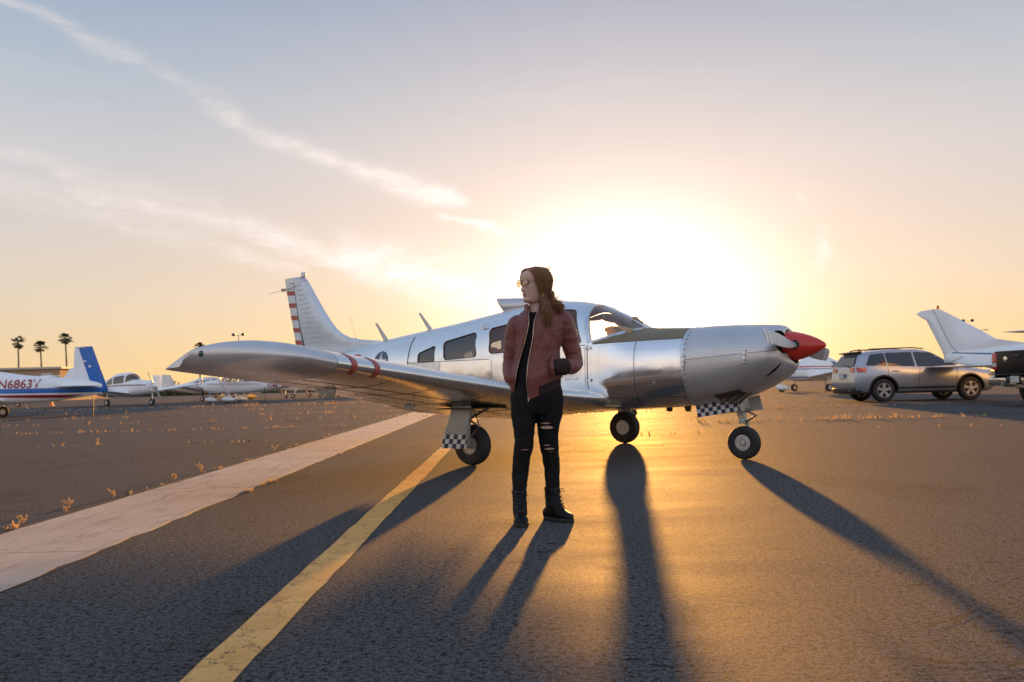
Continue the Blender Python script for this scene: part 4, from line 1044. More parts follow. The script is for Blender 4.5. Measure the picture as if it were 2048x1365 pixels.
def low_st(L_=0):
    return [(2.12, 1.32, .82, .34, 1.08, 2.4, 2.3), (1.95, 1.40, .70, .42, 1.07, 2.6, 2.4), (1.15, 1.50, .60, .52, 1.05, 2.6, 2.7), (.78, 1.53, .58, .55, 1.04, 2.6, 2.8), (.30, 1.88, .57, .57, 1.03, 2.6, 2.8), (.0, 1.97, .56, .57, 1.02, 2.6, 2.8),
            (-.9, 1.93, .58, .55, 1.02, 2.6, 2.8), (-1.7, 1.66, .66, .46, 1.08, 2.3, 2.5), (-2.6, 1.45, .80, .32, 1.12, 2.1, 2.2), (-3.9, 1.30, 1.0, .16, 1.15, 2, 2), (-4.6, 1.24, 1.10, .06, 1.17, 2, 2)]
LOW_W = [[(-1.62, 1.24), (-1.55, 1.52), (-1.02, 1.68), (-.95, 1.28)], [(-.85, 1.30), (-.90, 1.72), (.05, 1.80), (.15, 1.34)], [(.27, 1.36), (.20, 1.80), (.36, 1.92), (.86, 1.56)]]
LOW_FIN = [(-3.45, 1.28), (-4.02, 2.22), (-4.45, 2.24), (-4.42, 1.2)]
LOW_RUD = [(-4.42, 1.12), (-4.455, 2.26), (-4.80, 2.26), (-4.86, 1.08)]
LOW_STAB = dict(le=-3.9, te=-4.72, span=3.1, z=1.15)
LOW_WING = dict(le=.62, te=-.95, span=9.4, z=.72, dih=.12, y0=.4)
# blue tailed aeroplane at the left edge (its nose is outside the frame)
MO = [(4.0 + 2.95, 1.28, .74, .36, 1.0, 2.5, 2.4), (6.0, 1.45, .56, .50, 1.0, 2.6, 2.7), (5.2, 1.62, .52, .55, .98, 2.5, 2.8), (4.7, 1.86, .52, .56, .98, 2.5, 2.8), (4.2, 1.80, .52, .54, .98, 2.5, 2.7), (3.2, 1.645, .55, .45, 1.02, 2.3, 2.6), (2.2, 1.55, .60, .34, 1.05, 2.2, 2.5), (1.2, 1.46, .72, .20, 1.06, 2.1, 2.3), (.25, 1.30, .86, .05, 1.05, 2, 2)]
mo, mh = bg_plane('white airplane with blue tail fin and red registration at the left edge', (-15.72, 33.2, 0), math.pi + R(2), MO,
    dict(le=5.3, te=3.75, span=10.6, z=.66, dih=.09, y0=.4, tle=5.25, tte=4.3, thrust=1.08),
    [(1.38, 1.46), (1.32, 2.70), (1.16, 2.70), (.70, 1.36), (.95, 1.30)], [(.74, 1.30), (1.24, 2.695), (.64, 2.71), (.02, .98), (.25, .86), (.60, .88)],
    dict(le=1.95, te=.40, span=3.6, z=1.17, tle=1.25), [(4.62, 1.40, .25), (4.8, -1.40, .22)], (5.75, 0, .17),
    windows=[[(4.05, 1.40), (4.0, 1.58), (4.35, 1.68), (4.40, 1.42)], [(4.48, 1.42), (4.48, 1.70), (5.0, 1.62), (5.15, 1.42)]],
    stripes=[(.10, 6.8, lambda x: pchip([.1, .8, 2, 6.8], [.92, .92, .93, .97])(x), lambda x: pchip([.1, .8, 2, 6.8], [1.10, 1.12, 1.12, 1.13])(x), 'blue'),
             (.95, 6.8, lambda x: pchip([.95, 1.6, 2.2, 4, 6.8], [.835, .735, .74, .80, .84])(x), lambda x: pchip([.95, 1.6, 2.2, 4, 6.8], [.845, .85, .865, .89, .92])(x), 'maroon')],
    text=('N6863V', 3.20, 1.135, .33, 'dkred', 1, 0), finm='white', rudm='blue', group=None, glassm='clear')
q = MB(); q.tube([(1.28, .03, 2.69), (1.0, .05, 2.67), (.93, .05, 2.62)], .014, 6); q.box((.93, .045, 2.13), (.16, .05, .045)); q.lathe([(.05, 0), (.05, .02), (0, .03)], (.72, .035, 1.93), (0, 1, 0), 8); q.tube([(3.2, .05, .55), (3.05, .05, .34)], .012, 5); q.build('tail_fittings', M['white'], mo)
# parked low wing aeroplane beside it
lw, lh = bg_plane('white low wing airplane with thin brown stripe parked behind the blue tail', (-24.9, 55.5, 0), -R(30), low_st(), LOW_WING, LOW_FIN, LOW_RUD, LOW_STAB, [(0, -1.5, .21), (0, 1.5, .21)], (1.95, 0, .19), windows=LOW_W,
    stripes=[(-4.2, 2.0, lambda x: 1.16, lambda x: 1.20, 'maroon'), (-3.6, 1.9, lambda x: 1.225, lambda x: 1.245, 'deepblue')], prop_ang=-62, group='parked airplanes on the ramp', glassm='clear'); lw.scale = (1.1, 1.1, 1.1)
# high wing aeroplane with registration N4613L
HI = [(2.05, 1.40, .92, .30, 1.16, 2.4, 2.3), (1.9, 1.48, .76, .42, 1.12, 2.5, 2.4), (1.1, 1.58, .62, .52, 1.08, 2.6, 2.6), (.78, 1.62, .60, .54, 1.08, 2.6, 2.6), (.25, 2.05, .60, .55, 1.1, 3.2, 2.8), (-.9, 2.06, .62, .53, 1.1, 3.2, 2.8), (-1.7, 1.78, .70, .44, 1.12, 2.4, 2.5), (-2.6, 1.60, .82, .32, 1.15, 2.2, 2.2), (-4.4, 1.36, 1.04, .14, 1.2, 2, 2), (-5.5, 1.28, 1.14, .05, 1.22, 2, 2)]
HI_W = [[(-1.62, 1.42), (-1.45, 1.66), (-.86, 1.84), (-.80, 1.42)], [(-.68, 1.42), (-.70, 1.86), (.18, 1.86), (.36, 1.42)], [(.50, 1.46), (.30, 1.86), (.42, 1.90), (.86, 1.62)]]
HI_FIN = [(-3.6, 1.42), (-4.3, 1.70), (-4.95, 2.66), (-5.35, 2.66), (-5.1, 1.3)]
HI_RUD = [(-5.1, 1.18), (-5.36, 2.68), (-5.72, 2.68), (-5.55, 1.12)]
HI_STAB = dict(le=-4.5, te=-5.5, span=3.4, z=1.30)
HI_WING = dict(le=.72, te=-.88, span=11.0, z=2.08, dih=.03, y0=.2, tle=.60, tte=-.55, thrust=1.16)
hw, hh = bg_plane('white high wing airplane lettered N4613L seen beneath the silver wing', (-19.1, 58.3, 0), math.pi - R(1), HI, HI_WING, HI_FIN, HI_RUD, HI_STAB, [(0, -1.25, .19), (0, 1.25, .19)], (1.62, 0, .17), windows=HI_W,
    stripes=[(-2.0, 1.7, lambda x: 1.24 + .02 * x, lambda x: 1.275 + .02 * x, 'maroon')], text=('N4613L', -3.05, .97, .30, 'dkred', 1, .25), pants=['white', 'white', 'white'], prop_ang=85, blademat='black', group='parked airplanes on the ramp', glassm='clear')
def simple(label, loc, rot, high=False, pants=None, finm='white', body='white', wingm='white', spm='white', ang=80):
    st = HI if high else low_st(); wg = dict(HI_WING if high else LOW_WING, m=wingm)
    return bg_plane(label, loc, rot, st, wg, HI_FIN if high else LOW_FIN, HI_RUD if high else LOW_RUD, HI_STAB if high else LOW_STAB,
        [(0, -1.25 if high else -1.5, .20), (0, 1.25 if high else 1.5, .20)], (1.62 if high else 1.95, 0, .18), windows=HI_W if high else LOW_W, pants=pants, finm=finm, rudm=finm, body=body, cut=False, glassm='tint', prop_ang=ang, spm=spm)
simple('white airplane whose tail fin rises behind the N6863V fuselage', (-35.7, 60.0, 0), math.pi - R(8), True)
simple('old white airplane with weathered tail fin above the nose of the striped low wing one', (-24.6, 70.0, 0), R(-14), False, finm='offwhite', body='offwhite')
simple('white low wing airplane with long pale wing between the two parked white ones', (-25.4, 72.0, 0), R(6), False, ang=20)
simple('white airplane with cream yellow wheel fairings behind the one lettered N4613L', (-22.3, 71.5, 0), math.pi + R(4), True, pants=['yellow', 'yellow', 'white'], finm='white')
simple('white high wing airplane in the far row, bare wheels showing under the silver wing', (-19.0, 76.5, 0), math.pi - R(20), True)
simple('white low wing airplane in the far row nearest the landing gear door', (-15.2, 76.0, 0), math.pi + R(24), False)
simple('white low wing airplane with faired wheels at the far end of the row', (-11.9, 80.0, 0), math.pi + R(10), False, pants=['white', 'white', None])
# white aeroplane with red and blue stripes right of the spinner
rw_, rh = bg_plane('white low wing airplane with red and blue stripes behind the silver SUV', (16.4, 47.0, 0), math.pi - R(-18), low_st(), dict(LOW_WING, z=.78), [(-3.45, 1.28), (-4.02, 1.80), (-4.45, 1.84), (-4.42, 1.2)], [(-4.42, 1.12), (-4.455, 1.84), (-4.75, 1.84), (-4.8, 1.08)], LOW_STAB, [(0, -1.5, .21), (0, 1.5, .21)], (1.9, 0, .19),
    windows=LOW_W[:1], stripes=[(-3.8, 1.9, lambda x: 1.33, lambda x: pchip([-3.8, 1.9], [1.345, 1.41])(x), 'red'), (-3.2, 1.9, lambda x: 1.22, lambda x: pchip([-3.2, 1.9], [1.23, 1.27])(x), 'deepblue'), (-2.0, 2.0, lambda x: .78, lambda x: .83, 'blue')], pants=[None, None, 'white'], cut=False, prop_ang=10)
# large white tail at the right
BT = [(8.6, 1.45, .85, .38, 1.1, 2.5, 2.4), (7.4, 1.65, .62, .56, 1.1, 2.6, 2.6), (6.7, 2.0, .60, .58, 1.15, 2.8, 2.8), (5.6, 2.10, .62, .58, 1.15, 3, 2.8), (4.4, 1.90, .68, .52, 1.18, 2.6, 2.6), (3.2, 1.73, .78, .42, 1.2, 2.3, 2.4), (1.9, 1.60, .92, .28, 1.25, 2.2, 2.2), (.75, 1.52, 1.08, .14, 1.28, 2, 2), (.10, 1.46, 1.16, .05, 1.30, 2, 2)]
bt, bh = bg_plane('white airplane with tall swept fin and slim blue stripe between SUV and pickup', (12.68, 25.2, 0), R(4), BT,
    dict(le=6.85, te=5.2, span=10.9, z=2.16, dih=.025, y0=.2, tle=6.7, tte=5.5, thrust=1.2),
    [(2.9, 1.66), (1.72, 1.83), (1.35, 2.05), (.04, 2.74), (-.22, 2.76), (.28, 1.62), (.62, 1.42)], [(.68, 1.30), (.36, 1.62), (-.17, 2.755), (-.56, 2.70), (-.72, 2.62), (-.45, 2.50), (.18, 1.18)],
    dict(le=1.55, te=.35, span=3.9, z=1.05, tle=1.2), [(5.7, -1.3, .21), (5.7, 1.3, .21)], (7.7, 0, .19), windows=[[(4.6, 1.42), (4.7, 1.72), (5.4, 1.84), (5.4, 1.42)], [(5.55, 1.42), (5.55, 1.86), (6.4, 1.86), (6.6, 1.42)]],
    stripes=[(.30, 7.5, lambda x: pchip([.3, 1.6, 4, 7.5], [1.435, 1.365, 1.30, 1.28])(x), lambda x: pchip([.3, 1.6, 4, 7.5], [1.462, 1.405, 1.34, 1.32])(x), 'sky_blue')], group=None, cut=False)
q = MB(); q.lathe([(.03, 0), (.045, .005), (.045, .03), (.03, .035), (.03, .06), (.042, .065), (.042, .09), (0, .10)], (-.04, 0, 2.76), (0, 0, 1), 12); q.build('beacon', M['orange'], bt)
q = MB(); q.tube([(.60, -.058, 1.36), (.28, -.055, 1.64), (-.20, -.03, 2.72)], .006, 5); q.tube([(.60, -.13, 1.34), (.25, -.10, 1.18)], .006, 5); q.build('rudder_gap', M['seam'], bt)

# ---------------------------------------------------------------- silver SUV
M['carsilver'] = mat('silver_car_paint', (.38, .42, .49), .30, .6, coat=.6)
M['carglass'] = mat('dark_car_glass', (.010, .010, .012), .04, 0, spec=.8, coat=.3)
M['taillight'] = mat('red_tail_light', (.50, .01, .02), .12, coat=.8)
M['chrome'] = mat('chrome', (.75, .74, .72), .12, 1.0)
M['blackpaint'] = mat('black_car_paint', (.006, .006, .007), .42, spec=.15, coat=.05)
M['plate'] = mat('pale_number_plate', (.52, .55, .50), .5)
def wheel_car(parent, c, r=.385, w=.25, spokes=5, rim='rim', name='wheel'):
    q = MB(); q.lathe([(r * .60, -w * .42), (r * .72, -w * .5), (r * .93, -w * .46), (r, -w * .3), (r, w * .3), (r * .93, w * .46), (r * .72, w * .5), (r * .6, w * .42)], (0, 0, 0), (0, 1, 0), 36, cap=False)
    q.lathe([(r * .6, -w * .1), (0, -w * .1)], (0, 0, 0), (0, 1, 0), 24, cap=False)
    t = q.build(name, M['rubber'], parent); t.location = c
    for sg in (-1, 1):
        q = MB(); q.lathe([(r * .625, sg * w * .43), (r * .63, sg * w * .47), (r * .585, sg * w * .47), (r * .56, sg * w * .36)], (0, 0, 0), (0, 1, 0), 36, cap=False); q.lathe([(r * .17, sg * w * .30), (r * .16, sg * w * .46), (0, sg * w * .47)], (0, 0, 0), (0, 1, 0), 18, cap=False)
        for k in range(spokes):
            a = 2 * math.pi * k / spokes + .3; d = Vector((math.cos(a), 0, math.sin(a))); s = Vector((-d.z, 0, d.x)); yv = Vector((0, sg, 0))
            p0, p1 = d * r * .12, d * r * .60
            q.add([p0 + s * .045 * r * 2 + yv * w * .44, p0 - s * .045 * r * 2 + yv * w * .44, p1 - s * .075 * r * 2 + yv * w * .45, p1 + s * .075 * r * 2 + yv * w * .45,
                   p0 + s * .05 * r * 2 + yv * w * .28, p0 - s * .05 * r * 2 + yv * w * .28, p1 - s * .085 * r * 2 + yv * w * .28, p1 + s * .085 * r * 2 + yv * w * .28], [(0, 1, 2, 3), (4, 7, 6, 5), (0, 3, 7, 4), (1, 5, 6, 2), (0, 4, 5, 1), (3, 2, 6, 7)])
        q.build('rim', M[rim], t)
    return t
def make_suv():
    root = thing('suv', 'silver SUV with black lower sills and roof rails parked on the ramp', 'car', (12.88, 27.55, 0), R(2.5)); root.scale = (.95, .95, .95)
    zr = pchip([-2.42, -2.2, -1.9, -1.0, -.2, .35, .75, 1.25, 1.55, 2.0, 2.42], [1.64, 1.675, 1.705, 1.745, 1.745, 1.69, 1.54, 1.22, 1.13, 1.07, .95])
    xr = pchip([.24, .42, .60, .80, .95, 1.08, 1.18, 1.40, 1.60, 1.70], [-2.18, -2.36, -2.425, -2.42, -2.375, -2.36, -2.34, -2.24, -2.10, -2.02])
    xf = pchip([.24, .42, .60, .80, .95, 1.08, 1.2, 1.7], [2.12, 2.33, 2.40, 2.40, 2.36, 2.24, 2.15, 1.9])
    belt = pchip([-2.42, -1.5, 0, 1.3, 2.42], [1.185, 1.155, 1.105, 1.075, .90])
    K_ = 12; N_ = 57
    def section(t):
        x0 = lerp(-2.42, 2.42, t); r = zr(x0); b = min(belt(x0), r - .05); wt = max(b + .02, r - .10) if r - b > .12 else lerp(b, r, .6)
        e = abs(t - .5) * 2; pin = 1 - .055 * e ** 4 - (.10 * max(0, (t - .90) / .10) ** 2)
        pts = [(0, r), (.30, r - .004), (.55, r - .022), (.645, r - .055), (lerp(.69, .88, 1 - min(1, max(0, (wt - b) / .42))), wt), (.885, b), (.93, b - .09), (.955, b - .24), (.965, .66), (.955, .50), (.93, .40), (.88, .27), (0, .25)]
        return [(lerp(xr(z), xf(z), t), y * pin, z) for y, z in pts]
    rows = []
    for i in range(N_):
        s_ = section(i / (N_ - 1)); ring = s_[:-1] + [(s_[-1][0], 0, s_[-1][2])] + [(x, -y, z) for x, y, z in s_[1:-1][::-1]]
        rows.append(ring)
    nc = len(rows[0]); body = MB(); body.grid(rows, True)
    # end faces as strips between the two sides
    for rr_, fl in ((rows[0], 0), (rows[-1], 1)):
        half = rr_[:13]; other = [rr_[0]] + rr_[13:][::-1][:0] + [rr_[(nc - k) % nc] for k in range(1, 13)]
        body.grid([half[:13], [(a[0] + (-.03 if fl == 0 else .03) * 0, 0, (a[2] + c[2]) / 2) for a, c in zip(half, other)], other[:13]])
    body = body.build('body', M['carsilver'], root, sharp=28)
    sub = body.modifiers.new('s', 'SUBSURF'); sub.levels = 1; sub.render_levels = 1
    apply_mods(body)
    for x in (-1.44, 1.475):
        for sg in (-1, 1):
            c = MB(); c.lathe([(.445, .55), (.445, 1.2)], (x, 0, .41), (0, sg, 0), 40); boolean(body, c.build('cutter', M['black'], root))
    resmooth(body, 28)
    def side_y(x, z): 
        t = min(max((x - xr(z)) / (xf(z) - xr(z)), 0), 1); s_ = section(t)
        for (xa, ya, za), (xb, yb, zb) in zip(s_[1:], s_[2:]):
            if za >= z >= zb: return lerp(yb, ya, (z - zb) / max(za - zb, 1e-4))
        return s_[8][1]
    def on_side(poly, m, name, off=.006, sub_=.12, parent=root, rings=3):
        for sg in (-1, 1):
            q = MB(); pl = densify(poly, sub_); n = len(pl); cx = sum(p[0] for p in pl) / n; cz = sum(p[1] for p in pl) / n
            vs = [(cx, sg * (side_y(cx, cz) + off), cz)]
            for r_ in range(1, rings + 1):
                for p in pl: x, z = lerp(cx, p[0], r_ / rings), lerp(cz, p[1], r_ / rings); vs.append((x, sg * (side_y(x, z) + off), z))
            fs = [[0, 1 + j, 1 + (j + 1) % n] for j in range(n)]
            for r_ in range(rings - 1):
                for j in range(n): a, b = 1 + r_ * n + j, 1 + r_ * n + (j + 1) % n; fs.append([a, b, b + n, a + n])
            q.add(vs, fs); q.build(name, M[m], parent)
    on_side(rounded([(-1.98, 1.21), (-1.76, 1.575), (-1.30, 1.615), (-1.28, 1.18)], .05), 'carglass', 'window')
    on_side(rounded([(-1.24, 1.175), (-1.26, 1.618), (-.37, 1.632), (-.33, 1.145)], .03), 'carglass', 'window')
    on_side(rounded([(-.27, 1.142), (-.31, 1.632), (.28, 1.60), (.50, 1.52), (1.02, 1.125), (.6, 1.115)], .04), 'carglass', 'window')
    def trace(pts, r_, m, name, off=.004):
        for sg in (-1, 1):
            q = MB(); q.tube([(x, sg * (side_y(x, z) + off), z) for x, z in pts], r_, 5); q.build(name, M[m], root)
    for x in (-.31, .96): trace([(x + .02 * k, z) for k, z in enumerate(linspace(.46, 1.12, 7))], .006, 'seam', 'door_seam', .001)
    trace([(-1.27, z) for z in linspace(.80, 1.17, 5)], .006, 'seam', 'door_seam', .001)
    trace([(x, .46) for x in linspace(-.95, .95, 9)], .03, 'black', 'sill_trim', -.005)
    for x in (-1.02, .03):
        for sg in (-1, 1):
            q = MB(); q.box((x, sg * (side_y(x, 1.0) + .018), 1.02), (.20, .03, .035)); q.build('door_handle', M['carsilver'], root, bevel=.01)
    for sg in (-1, 1):
        q = MB(); q.box((.86, sg * 1.02, 1.15), (.14, .20, .15)); q.box((.86, sg * .93, 1.10), (.06, .10, .04)); q.build('mirror', M['black'], root, bevel=.03)
        q = MB(); q.tube([(-1.85, sg * .60, 1.71), (-1.7, sg * .60, 1.755), (-.3, sg * .60, 1.775), (.1, sg * .60, 1.735)], .02, 8); q.build('roof_rail', M['black'], root)
        q = MB(); pts = []
        for k in linspace(R(-8), R(188), 22): pts.append(k)
        for xc in (-1.44, 1.475):
            q = MB(); rows = []
            for k in pts:
                for_ = []; 
                rows.append([(xc + rr_ * math.cos(k), sg * (side_y(xc + rr_ * math.cos(k), max(.41 + rr_ * math.sin(k), .3)) + oo), .41 + rr_ * math.sin(k)) for rr_, oo in ((.435, -.03), (.437, .012), (.485, .010), (.488, -.004))])
            q.grid(rows); q.build('arch_trim', M['black'], root)
    for x in (-1.44, 1.475):
        for sg in (-1, 1): wheel_car(root, (x, sg * .83, .385))
    # rear end
    def rearx(z): return xr(z) - .008
    q = MB(); rows = []
    for z in linspace(1.20, 1.52, 6): w = lerp(.74, .60, (z - 1.2) / .32); rows.append([(rearx(z) - .006, y, z) for y in linspace(-w, w, 5)])
    q.grid(rows); q.build('rear_window', M['carglass'], root)
    q = MB(); q.prism([(-1.98, -.62, 1.695), (-2.26, -.62, 1.655), (-2.24, -.62, 1.63), (-2.0, -.62, 1.60)], (0, 1.24, 0)); q.build('spoiler', M['blackpaint'], root, bevel=.01)
    q = MB(); q.tube([(-2.36, -.35, 1.20), (-2.33, .15, 1.27)], .012, 6); q.box((-2.37, -.38, 1.19), (.05, .08, .04)); q.build('rear_wiper', M['black'], root)
    for sg in (-1, 1):
        q = MB(); q.grid([[(rearx(z) - .015, sg * .52, z), (rearx(z) - .02, sg * .80, z), (-2.27 + .0, sg * .925, z), (-2.02, sg * (side_y(-2.02, z) + .012), z), (-1.98, sg * (side_y(-1.98, z) - .01), z)] for z in (1.145, 1.10, 1.04, .995)]); q.build('tail_light', M['taillight'], root)
        q = MB(); q.box((-2.36, sg * .78, .55), (.03, .16, .06)); q.build('rear_reflector', M['taillight'], root)
        q = MB(); q.box((2.30, sg * .66, .93), (.14, .34, .14)); q.build('headlight', M['chrome'], root, bevel=.02)
    q = MB(); q.box((-2.445, 0, .88), (.012, .36, .17)); q.build('number_plate', M['plate'], root)
    q = MB(); q.box((-2.42, 0, .79), (.04, .62, .03)); q.build('plate_trim', M['chrome'], root, bevel=.008)
    q = MB(); q.prism([(-2.18, -.88, .25), (-2.40, -.86, .30), (-2.43, -.86, .46), (-2.38, -.88, .50), (-2.15, -.90, .48)], (0, 1.74, 0)); q.build('rear_bumper_trim', M['black'], root, bevel=.02)
    q = MB(); q.tube([(-2.40, -.6, .40), (-2.45, -.6, .40)], .035, 10); q.build('exhaust_tip', M['chrome'], root)
    q = MB(); q.box((2.39, 0, .78), (.05, 1.1, .18)); q.build('grille', M['black'], root, bevel=.02)
    q = MB(); q.prism([(-1.85, -.03, 1.71), (-1.72, -.03, 1.715), (-1.80, -.03, 1.79)], (0, .06, 0)); q.build('roof_antenna', M['black'], root, bevel=.006)
    return root
make_suv()
# ---------------------------------------------------------------- black pickup at the right edge
def make_pickup():
    root = thing('pickup_truck', 'black pickup truck with chrome rear bumper cut off by the right edge', 'truck', (15.22, 21.27, 0), R(5))
    # x forward; the tailgate is at x = -2.75
    q = MB(); q.prism([(-2.72, -.98, .62), (-2.74, -.98, 1.00), (-2.72, -.96, 1.385), (-.72, -.96, 1.385), (-.72, -.98, .62)], (0, .09, 0)); q.prism([(-2.72, .89, .62), (-2.74, .89, 1.0), (-2.72, .87, 1.385), (-.72, .87, 1.385), (-.72, .89, .62)], (0, .09, 0)); q.box((-1.72, 0, .66), (2.0, 1.8, .06)); q.box((-.76, 0, 1.0), (.07, 1.8, .75))
    for sg in (-1, 1): q.prism([(-.70, sg * .97, .55), (-.70, sg * .95, 1.38), (.1, sg * .95, 1.38), (2.6, sg * .93, 1.15), (2.7, sg * .93, .60)], (0, -sg * .06, 0))
    q.prism([(1.2, -.93, 1.30), (2.6, -.93, 1.15), (2.75, -.93, .60), (1.2, -.93, .6)], (0, 1.86, 0)); q.box((.4, 0, .60), (2.4, 1.8, .12))
    body = q.build('body', M['blackpaint'], root, bevel=.02)
    q = MB(); rows = [[(-.72 + a, -.93 + b, z), (1.25 - c, -.93 + b, z), (1.25 - c, .93 - b, z), (-.72 + a, .93 - b, z)] for a, b, c, z in ((0, 0, -.1, 1.36), (.06, .12, .45, 1.80), (.12, .18, .6, 1.90))]
    q.grid(rows, True, cap0=True, cap1=True); cab = q.build('cab', M['blackpaint'], root, bevel=.03)
    q = MB(); q.add([(-.70, -.75, 1.42), (-.70, .75, 1.42), (-.665, .68, 1.76), (-.665, -.68, 1.76)], [(0, 1, 2, 3)]); q.build('rear_window', M['carglass'], root)
    for sg in (-1, 1):
        q = MB(); q.add([(-.6, sg * .935, 1.42), (1.05, sg * .935, 1.42), (.72, sg * .835, 1.78), (-.55, sg * .835, 1.78)], [(0, 1, 2, 3)]); q.build('side_window', M['carglass'], root)
    q = MB(); q.box((-2.765, 0, 1.06), (.05, 1.56, .62)); q.box((-2.755, 0, 1.365), (.075, 1.56, .035)); tg = q.build('tailgate', M['blackpaint'], root, bevel=.015)
    q = MB(); q.box((-2.80, 0, 1.24), (.03, .26, .08)); q.build('handle', M['black'], tg, bevel=.01)
    q = MB(); q.lathe([(.07, 0), (.075, .01), (.06, .014), (0, .012)], (-2.79, .43, 1.17), (-1, 0, 0), 18); q.build('emblem', M['chrome'], tg)
    for sg in (-1, 1):
        q = MB(); q.box((-2.735, sg * .885, 1.13), (.11, .19, .44)); tl = q.build('tail_light', M['taillight'], root, bevel=.02)
        q = MB(); q.box((-2.75, sg * .885, 1.04), (.09, .17, .10)); q.build('reversing_lens', M['plate'], tl)
    for sg in (-1, 1):
        q = MB(); q.prism([(-2.80, sg * .30, .50), (-2.92, sg * .30, .52), (-2.94, sg * .30, .70), (-2.80, sg * .30, .76)], (0, sg * .66, 0)); q.build('bumper_corner', M['chrome'], root, bevel=.02)
    q = MB(); q.box((-2.84, 0, .66), (.08, .62, .16)); q.box((-2.80, 0, .79), (.22, 1.9, .03)); q.build('bumper_step', M['black'], root, bevel=.01)
    q = MB(); q.box((-2.885, .0, .67), (.012, .32, .16)); q.build('number_plate', M['plate'], root)
    q = MB(); q.box((-2.85, .40, .52), (.20, .06, .06)); q.tube([(-2.93, .40, .54), (-2.93, .40, .60)], .025, 8); q.box((-2.7, 0, .50), (.10, 1.1, .08)); q.build('tow_hitch', M['steel'], root)
    for x in (-1.75, 1.75):
        for sg in (-1, 1): wheel_car(root, (x, sg * .82, .39), .39, .26, 6)
    q = MB(); q.box((-.2, 0, .50), (4.6, 1.0, .14)); q.build('chassis', M['black'], root)
    return root
make_pickup()
# ---------------------------------------------------------------- far background
M['tan'] = mat('tan_stucco', (.46, .31, .19), .85, var=.08)
M['roofgrey'] = mat('pale_metal_roof', (.62, .52, .42), .6)
hb = thing('hangar', 'flat roofed tan hangar behind the blue tailed airplane', 'hangar', (-71.5, 112, 0), 0)
q = MB(); q.box((0, 5, 2.1), (24, 10, 4.2)); q.build('wall', M['tan'], hb, smooth=False)
q = MB(); q.box((0, 5, 4.32), (24.8, 10.8, .26)); q.build('roof', M['roofgrey'], hb, smooth=False)
for x, w_, h_, m in ((-7, 3.6, 3.0, 'offwhite'), (-1.5, 3.6, 3.0, 'offwhite'), (4.5, 3.6, 3.0, 'roofgrey'), (10.3, 1.4, 1.2, 'offwhite')):
    q = MB(); q.box((x, -.04, h_ / 2 if h_ > 2 else 3.0), (w_, .10, h_)); d = q.build('hangar_door' if h_ > 2 else 'wall_vent', M[m], hb, smooth=False)
q = MB(); q.box((7.6, -.5, 1.6), (1.2, .9, 1.1)); q.build('air_unit', M['black'], hb, bevel=.05)
M['earth'] = mat('bare_earth', (.20, .125, .065), .95, var=.25, vscale=.8, bump=.4, bscale=3, bdist=.1)
q = MB(); rows = []; rb = random.Random(12)
for i in range(25):
    x = lerp(-72, -60.5, i / 24); h = 3.9 * math.sin(math.pi * min(1, (i + 1.5) / 25)) ** .5 * lerp(1, .55, i / 24) + rb.uniform(-.12, .12)
    rows.append([(x, 121 + y, max(0, h * math.cos(math.pi / 2 * min(1, abs(y) / 9)) ** 1.3 + rb.uniform(-.08, .08)) - (.1 if abs(y) > 8 else 0)) for y in linspace(-9, 9, 13)])
q.grid(rows); structure(q.build('earth_mound', M['earth']))
M['bark'] = mat('palm_bark', (.30, .22, .15), .9, var=.25, vscale=5, bump=.5, bscale=14, bdist=.03)
M['frond'] = mat('palm_frond', (.050, .070, .022), .6, var=.3, vscale=3)
M['deadfrond'] = mat('dead_palm_frond', (.13, .085, .04), .8, var=.3, vscale=3)
def palm(x, y, h, label, seed, lean):
    r = random.Random(seed); root = thing('palm_tree', label, 'palm tree', (x, y, 0), 0, 'fan palms far behind the ramp')
    top = Vector((lean, 0, h)); q = MB(); pts = [Vector((lean * t * t, 0, h * t)) for t in linspace(0, 1, 12)]
    q.tube(pts, [lerp(.27, .16, t) * (1.15 if i % 2 else 1) for i, t in enumerate(linspace(0, 1, 12))], 10); q.build('trunk', M['bark'], root)
    for live, cnt, nm in ((True, 28, 'crown'), (False, 9, 'dead_fronds')):
        q = MB()
        for k in range(cnt):
            a = r.uniform(0, 6.28); el = r.uniform(-.5, 1.25) if live else r.uniform(-1.25, -.6); ln = r.uniform(.9, 1.5) * (1 if live else .8)
            d = Vector((math.cos(a) * math.cos(el), math.sin(a) * math.cos(el), math.sin(el))); base = top; tip = base + d * ln
            q.tube([base, base.lerp(tip, .5) + Vector((0, 0, .05)), tip], .03, 4)
            side = d.cross(Vector((0, 0, 1))).normalized(); up = side.cross(d)
            for j in range(15):      # the folded fan of leaflets
                b = R(lerp(-105, 105, j / 14)); e = (d * math.cos(b) + side * math.sin(b)).normalized(); l2 = r.uniform(.65, 1.0) * (1 if live else .7)
                t2 = tip + e * l2 + Vector((0, 0, -.30 * l2 * (1 if live else 1.6))); s2 = (e.cross(up)).normalized() * .085
                q.add([tip, tip + e * l2 * .5 + s2 + up * .02, t2, tip + e * l2 * .5 - s2 - up * .02], [(0, 1, 2, 3)])
        stf = q.build(nm, M['frond' if live else 'deadfrond'], root, smooth=False, recalc=False)
palm(-130.3, 225, 14.6, 'tall fan palm over the hangar, leftmost in the sky', 1, -.3)
palm(-124.2, 225, 13.4, 'shortest fan palm of the three left of the blue fin', 2, -.5)
palm(-117.6, 225, 15.4, 'tallest fan palm rising right beside the blue tail fin', 3, -.5)
palm(-95.3, 260, 13.9, 'fan palm peeking out above the silver wing tip', 4, -.2)
M['pole'] = mat('galvanised_pole', (.30, .29, .27), .5, .6)
